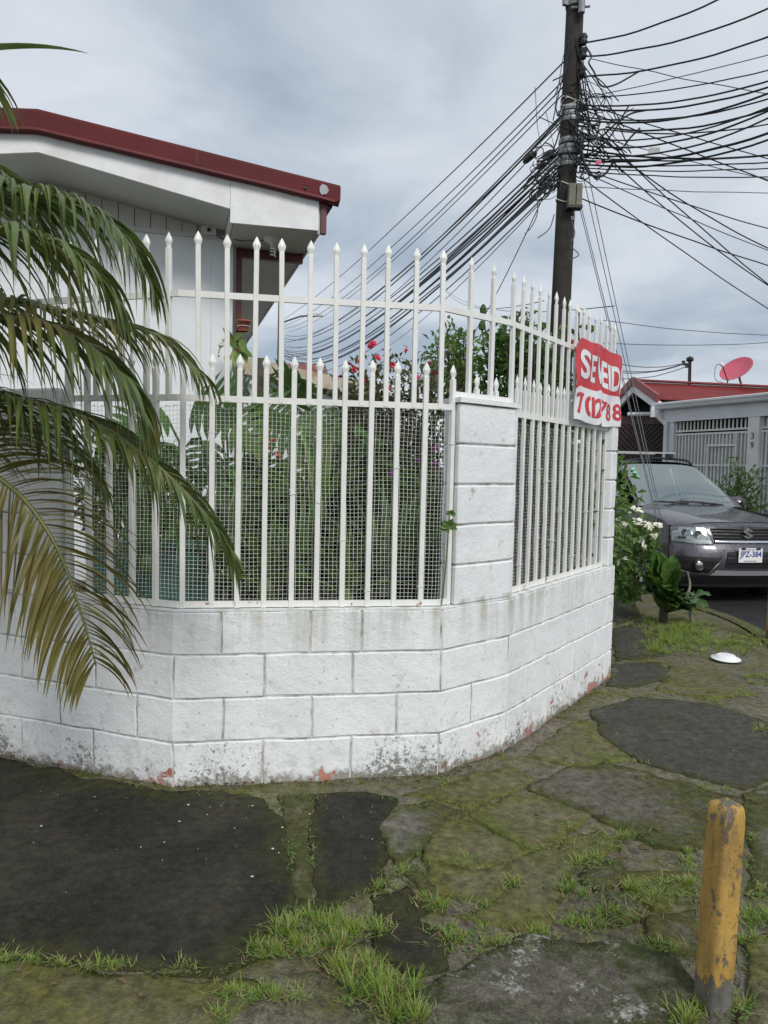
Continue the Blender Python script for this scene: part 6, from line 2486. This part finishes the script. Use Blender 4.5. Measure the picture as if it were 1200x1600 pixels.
st_o = tag(empty('mossy_stump', stp[0]), 'dark mossy trunk stub with air plants beyond the red post', 'stump')
m.tube([V((stp[0].x, 6.3, GS))] + stp, [0.06, 0.055, 0.05, 0.035], 10)
m.build('trunk', 'bark', st_o, True)
for k in range(9):
    m = MB()
    p = at(rg.uniform(408, 424), rg.uniform(590, 620), 6.2)
    m.leaf(p, V((rg.uniform(0.2, 1), -0.2, rg.uniform(0.2, 1.2))), V((0, -1, 0.2)), 0.16, 0.014, 4, 0.6)
    m.build('leaf', 'leaf_olive', st_o)

# ------------------------------------------------------------------ verge plants by the car
vb = gnd(1036, 972)
bp = tag(empty('broad_leaved_plant', vb), 'glossy broad-leaved plant on the verge in front of the car', 'plant')
rg = random.Random(21)
m = MB()
m.tube([vb + V((0, 0, -0.05)), vb + V((0.0, 0, 0.12)), vb + V((0.02, 0, 0.25))], [0.045, 0.04, 0.025], 9)
m.build('stalk', 'bark', bp)
for k in range(64):
    a = k * 2.399
    el = 0.25 + 1.2 * ((k * 0.618) % 1)
    d = V((math.cos(a) * math.cos(el), math.sin(a) * math.cos(el) - 0.15, math.sin(el)))
    s0 = vb + V((0.01, 0, 0.07 + 0.10 * rg.random()))
    p = s0 + V((d.x * 0.8, d.y * 0.8, d.z * 1.15)) * rg.uniform(0.08, 0.34)
    m = MB()
    m.tube([s0, p], 0.007, 5)
    L = rg.uniform(0.15, 0.24)
    dd = (d + V((0, -0.25, 0.35)) + rv(0.25)).normalized()
    s = dd.cross(V((0, -0.3, 1))).normalized()
    rows = []
    c = p.copy()
    for i in range(7):
        t = i / 6
        w = L * 0.46 * math.sin(math.pi * (0.10 + 0.87 * t) ** 0.85) * 0.9
        up = s.cross(dd)
        wav = 0.012 * math.sin(i * 2.1 + k)
        rows.append((c - s * w + up * (w * 0.28 + wav), c - s * w * .5 + up * w * .08, c, c + s * w * .5 + up * w * .08, c + s * w + up * (w * 0.28 - wav)))
        c = c + dd * (L / 6)
        dd = (dd + V((0, 0, -0.15))).normalized()
    m.strip(rows)
    m.build('leaf', 'leaf_glossy', bp, True)
wb = gnd(985, 935)
ws_ = shrub('white_flowering_shrub', 'small shrub with clusters of creamy white flowers beside the wall end', 'shrub', wb,
            [(at(1003, 835, 7.5), (0.16, 0.2, 0.17)), (at(1012, 868, 7.5), (0.13, 0.2, 0.15)), (at(975, 905, 7.5), (0.11, 0.2, 0.2)), (at(976, 862, 7.5), (0.08, 0.2, 0.12)), (at(985, 925, 7.5), (0.14, 0.15, 0.14))], 620, 0.085, 0.045, 'leaf_mid', stems=6, sr=0.008, seed=9)
rg = random.Random(31)
for x, y, n in ((993, 796, 9), (1010, 820, 10), (1025, 822, 6), (992, 817, 5), (967, 816, 6), (1006, 846, 4), (1002, 860, 4), (985, 822, 4), (970, 875, 3), (1016, 838, 4)):
    for j in range(n):
        flower(ws_, at(x + rg.uniform(-9, 9), y + rg.uniform(-6, 6), 7.3 + rg.uniform(-.08, .08)), 0.036, 'petal_white', 5, rg, 1)
m = MB()
sp_ = [gnd(1083, 975), at(1078, 955, 7.25), at(1073, 935, 7.3), at(1078, 915, 7.4), at(1074, 893, 7.4)]
m.tube(spline(sp_, 4), [0.018, 0.02, 0.016, 0.019, 0.015, 0.018, 0.015, 0.017, 0.013, 0.016, 0.014, 0.013, 0.012, 0.013, 0.01, 0.008, 0.006], 7)
tag(m.build('dead_branch', 'dry_stick', None, True), 'crooked dry grey branch leaning by the broad-leaved plant', 'branch')
gp = gnd(1190, 905)
rosette('bamboo_clump', 'feathery narrow-leaved bush at the right edge by the gate', 'plant', (5.35, 11.2, -0.1), 90, 1.3, 0.03, 'leaf_olive', (0.5, 1.5), 0.9, None, 71, 0, 6, False)
shrub('gate_bush', 'low dark bush between the car and the gate', 'shrub', (4.95, 11.6, -0.1), [((5.0, 11.6, 0.75), (0.3, 0.3, 0.55)), ((5.45, 11.3, 0.9), (0.35, 0.3, 0.75))], 1800, 0.12, 0.03, 'leaf_deep', seed=72)

# ------------------------------------------------------------------ grass, flecks, debris


def blade(m, p, h, w, lean, curl):
    p = V(p)
    d = V((lean[0], lean[1], 1)).normalized()
    s = V((-lean[1] + 0.01, lean[0] + 0.02, 0)).normalized()
    if random.random() < 0.5:
        s = V((1, random.uniform(-.6, .6), 0)).normalized()
    rows = []
    for i in range(4):
        t = i / 3
        ww = w * (1 - t) ** 0.7 * 0.5 + 0.0003
        rows.append((p - s * ww, p + s * ww))
        p = p + d * (h / 3)
        d = (d + V((lean[0], lean[1], -0.35)) * curl).normalized()
    m.strip(rows)


green, dry = MB(), MB()
rg = random.Random(17)
# (x, y, radius across in px, radius in depth px, blades, height m)
TUFTS = [(480, 1450, 45, 16, 330, .085), (555, 1450, 45, 14, 330, .085), (440, 1485, 45, 10, 220, .07), (500, 1480, 40, 10, 200, .08), (600, 1555, 50, 22, 420, .11), (560, 1520, 40, 12, 220, .09), (640, 1590, 40, 14, 260, .10),
         (380, 1555, 35, 8, 130, .06), (435, 1555, 35, 7, 110, .06), (345, 1590, 16, 8, 50, .05), (40, 1500, 26, 5, 90, .06), (10, 1493, 14, 4, 40, .05), (95, 1507, 12, 4, 40, .04), (170, 1510, 34, 5, 120, .055), (280, 1517, 24, 5, 100, .055), (140, 1512, 14, 3, 30, .04),
         (605, 1385, 16, 6, 70, .07), (625, 1360, 12, 6, 50, .06), (720, 1340, 20, 6, 80, .045), (795, 1380, 18, 6, 80, .045), (690, 1410, 40, 8, 130, .05), (735, 1475, 50, 12, 240, .06), (720, 1455, 40, 8, 110, .05),
         (840, 1465, 26, 7, 90, .05), (925, 1440, 40, 14, 220, .06), (905, 1390, 24, 12, 140, .06), (920, 1350, 26, 10, 130, .055), (960, 1430, 30, 10, 150, .055), (1010, 1395, 40, 12, 220, .06), (1065, 1385, 26, 12, 150, .065), (945, 1310, 30, 7, 110, .05), (955, 1325, 18, 6, 60, .05), (1030, 1480, 30, 8, 110, .055), (1075, 1345, 20, 12, 90, .055), (840, 1325, 20, 5, 60, .035), (870, 1290, 24, 4, 50, .03), (985, 1300, 20, 4, 40, .035), (890, 1320, 14, 5, 40, .04),
         (1075, 1590, 24, 10, 100, .09), (1150, 1575, 30, 14, 90, .07), (1185, 1435, 24, 12, 170, .075), (1190, 1395, 16, 8, 70, .06), (1165, 1470, 14, 8, 70, .06), (1120, 1580, 30, 8, 90, .06), (1180, 1310, 12, 5, 40, .05),
         (1060, 995, 46, 12, 1800, .13), (1040, 1012, 40, 9, 1100, .10), (1080, 985, 40, 10, 800, .11), (1030, 975, 50, 8, 600, .09), (1120, 1005, 40, 6, 600, .09), (1150, 1010, 40, 6, 450, .08), (1165, 1000, 30, 6, 300, .08), (1100, 1020, 36, 5, 200, .06), (1180, 1060, 26, 8, 180, .07), (1175, 1020, 26, 5, 120, .07), (995, 962, 26, 6, 120, .05), (1190, 1140, 16, 5, 70, .07), (1170, 1085, 20, 6, 90, .05),
         (955, 1062, 10, 8, 60, .05), (948, 1085, 12, 6, 40, .05), (1085, 1090, 30, 4, 70, .04), (1010, 1085, 40, 4, 60, .035), (995, 1025, 24, 4, 60, .035), (1130, 1100, 26, 4, 50, .04), (1110, 1232, 22, 3, 50, .04), (705, 1225, 18, 3, 40, .035), (655, 1262, 8, 3, 15, .03), (815, 1245, 10, 3, 14, .03), (1075, 960, 30, 8, 160, .06)]
weeds = MB()
for x, y, rx, ry, n, h in TUFTS:
    subs = []
    for _ in range(max(2, n // 26)):
        a, k = rg.uniform(0, 6.283), math.sqrt(rg.random())
        subs.append((gnd(x + rx * 1.1 * k * math.cos(a), y + ry * 1.1 * k * math.sin(a), 0.002), rg.uniform(0.5, 1.15), rg.uniform(0.3, 1.5)))
    for _ in range(int(n * 1.1)):
        c, sc, wt = rg.choice(subs)
        aa = rg.uniform(0, 6.283)
        rr = abs(rg.gauss(0, 0.018)) * wt
        p = c + V((math.cos(aa) * rr, math.sin(aa) * rr, 0))
        ln = rg.uniform(0.15, 1.0) + rr * 14
        tgt = dry if rg.random() < 0.14 else green
        blade(tgt, p, h * 0.66 * sc * rg.uniform(0.35, 1.15), rg.uniform(0.0022, 0.0050), (math.cos(aa + rg.uniform(-.6, .6)) * ln * 0.7, math.sin(aa + rg.uniform(-.6, .6)) * ln * 0.7), rg.uniform(0.1, 0.7))
    for _ in range(n // 4):
        a, k = rg.uniform(0, 6.283), rg.random() ** 0.5 * 1.5
        p = gnd(x + rx * k * math.cos(a), y + ry * k * math.sin(a), 0.010)
        aa = rg.uniform(0, 6.283)
        blade(dry if rg.random() < 0.6 else green, p, rg.uniform(.015, .065), .0026, (math.cos(aa) * 3, math.sin(aa) * 3), 0.2)
    for _ in range(n // 5):
        a, k = rg.uniform(0, 6.283), rg.random() ** 0.5 * 1.4
        p = gnd(x + rx * k * math.cos(a), y + ry * k * math.sin(a), rg.uniform(0.006, 0.016))
        aa = rg.uniform(0, 6.283)
        weeds.leaf(p, V((math.cos(aa), math.sin(aa), rg.uniform(0.0, 0.5))), V((0, 0, 1)), rg.uniform(0.008, 0.022), rg.uniform(0.006, 0.011), 2, 0.3)
# moss and weed seedlings following the cracks between the slabs
for mt_, h_, poly in SLABS:
    for (xa, ya), (xb, yb) in zip(poly, poly[1:] + poly[:1]):
        k = int(math.hypot(xb - xa, (yb - ya) * 2) / 3.2)
        for _ in range(k):
            t = rg.random()
            p = gnd(xa + (xb - xa) * t + rg.gauss(0, 3), ya + (yb - ya) * t + rg.gauss(0, 1.5), rg.uniform(0.0, 0.010))
            if nz((p.x * 5, p.y * 5, 8)) < 0.02:
                continue
            aa = rg.uniform(0, 6.283)
            if rg.random() < 0.6:
                weeds.leaf(p, V((math.cos(aa), math.sin(aa), rg.uniform(0.1, 0.7))), V((0, 0, 1)), rg.uniform(0.006, 0.015), rg.uniform(0.004, 0.008), 2, 0.3)
            else:
                blade(green if rg.random() < 0.6 else dry, p, rg.uniform(0.012, 0.035), 0.0022, (math.cos(aa) * 1.2, math.sin(aa) * 1.2), 0.4)
tag(weeds.build('weeds', 'leaf_mid'), 'tiny flat weeds and moss sprigs along the pavement cracks', 'weeds', kind='stuff')
tag(green.build('grass', 'blade_green'), 'green grass tufts growing in the pavement cracks and on the verge', 'grass', kind='stuff')
tag(dry.build('dry_grass', 'blade_dry'), 'straw-coloured dry blades among the grass tufts', 'grass', kind='stuff')
m = MB()
for _ in range(45):
    if rg.random() < 0.7:
        x = rg.uniform(40, 470)
        y = 1205 + 45 * min(1, x / 270) + abs(rg.gauss(0, 60))
    else:
        x, y = rg.choice([(920 + rg.gauss(0, 22), 1182 + rg.gauss(0, 9)), (rg.uniform(480, 640), rg.uniform(1245, 1330)), (rg.uniform(950, 1190), rg.uniform(1050, 1200))])
    p = gnd(x, y, 0.013)
    r = 0.0012 + 0.0045 * rg.random() ** 2.5
    a0 = rg.uniform(0, 6)
    ring = [p + V((r * rg.uniform(.6, 1.3) * math.cos(a0 + 2 * math.pi * j / 5), r * rg.uniform(.6, 1.3) * math.sin(a0 + 2 * math.pi * j / 5), 0)) for j in range(5)]
    m.add(ring + [q + V((0, 0, 0.0015)) for q in ring], [(5, 6, 7, 8, 9)] + [(j, (j + 1) % 5, (j + 1) % 5 + 5, j + 5) for j in range(5)])
tag(m.build('paint_flakes', 'fleck_white'), 'tiny white paint flakes scattered on the dark pavement', 'debris', kind='stuff')
# rubble, crumbs of mortar and moss along the foot of the wall
m = MB()
for _ in range(750):
    s = rg.uniform(sA - 1.3, sE)
    c = WP.at(s, -abs(rg.gauss(0, 0.028)) - 0.002, 0.002)
    r = rg.uniform(0.002, 0.011)
    pts = [c + V((rg.uniform(-r, r), rg.uniform(-r, r), rg.uniform(0, r))) for _ in range(4)] + [c + V((0, 0, r))]
    m.add(pts, [(0, 1, 4), (1, 2, 4), (2, 3, 4), (3, 0, 4), (0, 2, 1), (0, 3, 2)])
tag(m.build('wall_foot_rubble', 'kerb_concrete'), 'crumbled mortar and grit along the foot of the wall', 'rubble', kind='stuff')
m = MB()
for _ in range(260):
    x, y = rg.uniform(480, 1190), rg.uniform(1230, 1590)
    c = gnd(x, y, 0.0)
    r = rg.uniform(0.002, 0.008)
    pts = [c + V((rg.uniform(-r, r), rg.uniform(-r, r), 0)) for _ in range(4)] + [c + V((0, 0, r + 0.02))]
    m.add(pts, [(0, 1, 4), (1, 2, 4), (2, 3, 4), (3, 0, 4)])
tag(m.build('pebbles', 'slab_grey'), 'loose grit and pebbles over the broken pavement', 'rubble', kind='stuff')
for x, y, r, lab in ((222, 1557, 0.012, 'small dark brown clod on the mossy slab at lower left'), (1005, 1328, 0.018, 'dark red-brown dry clod among the grass tufts')):
    c = gnd(x, y, 0.028)
    mm = MB()
    rows = []
    for i in range(5):
        ph = math.pi * i / 4
        rows.append([c + V((r * math.sin(ph) * math.cos(t), r * 0.8 * math.sin(ph) * math.sin(t), r * 0.6 * (1 - math.cos(ph)))) * 1.0 + rv(0.0) + V((0.3 * r * nz((i, t, r), 1.3), 0, 0)) for t in [2 * math.pi * j / 8 for j in range(9)]])
    mm.strip(rows)
    tag(mm.build('clod', 'soil'), lab, 'clod')
m = MB()
for _ in range(55):
    x, y = rg.choice([(rg.uniform(440, 760), rg.uniform(1420, 1590)), (rg.uniform(700, 1190), rg.uniform(1240, 1500)), (rg.uniform(950, 1190), rg.uniform(960, 1100)), (rg.uniform(0, 460), rg.uniform(1480, 1590))])
    p = gnd(x, y, 0.016)
    a = rg.uniform(0, 6.283)
    if rg.random() < 0.5:
        m.leaf(p, V((math.cos(a), math.sin(a), rg.uniform(0, 0.25))), V((0, 0, 1)), rg.uniform(0.015, 0.04), rg.uniform(0.008, 0.016), 3, 0.4, 0.3)
    else:
        q = p + V((math.cos(a), math.sin(a), 0.06)) * rg.uniform(0.03, 0.11)
        m.tube(spline([p, p.lerp(q, 0.5) + V((0.004, 0.006, 0.004)), q], 3), rg.uniform(0.0008, 0.0018), 4)
tag(m.build('leaf_litter', 'litter_brown'), 'dry twigs and fallen leaf scraps on the pavement', 'litter', kind='stuff')
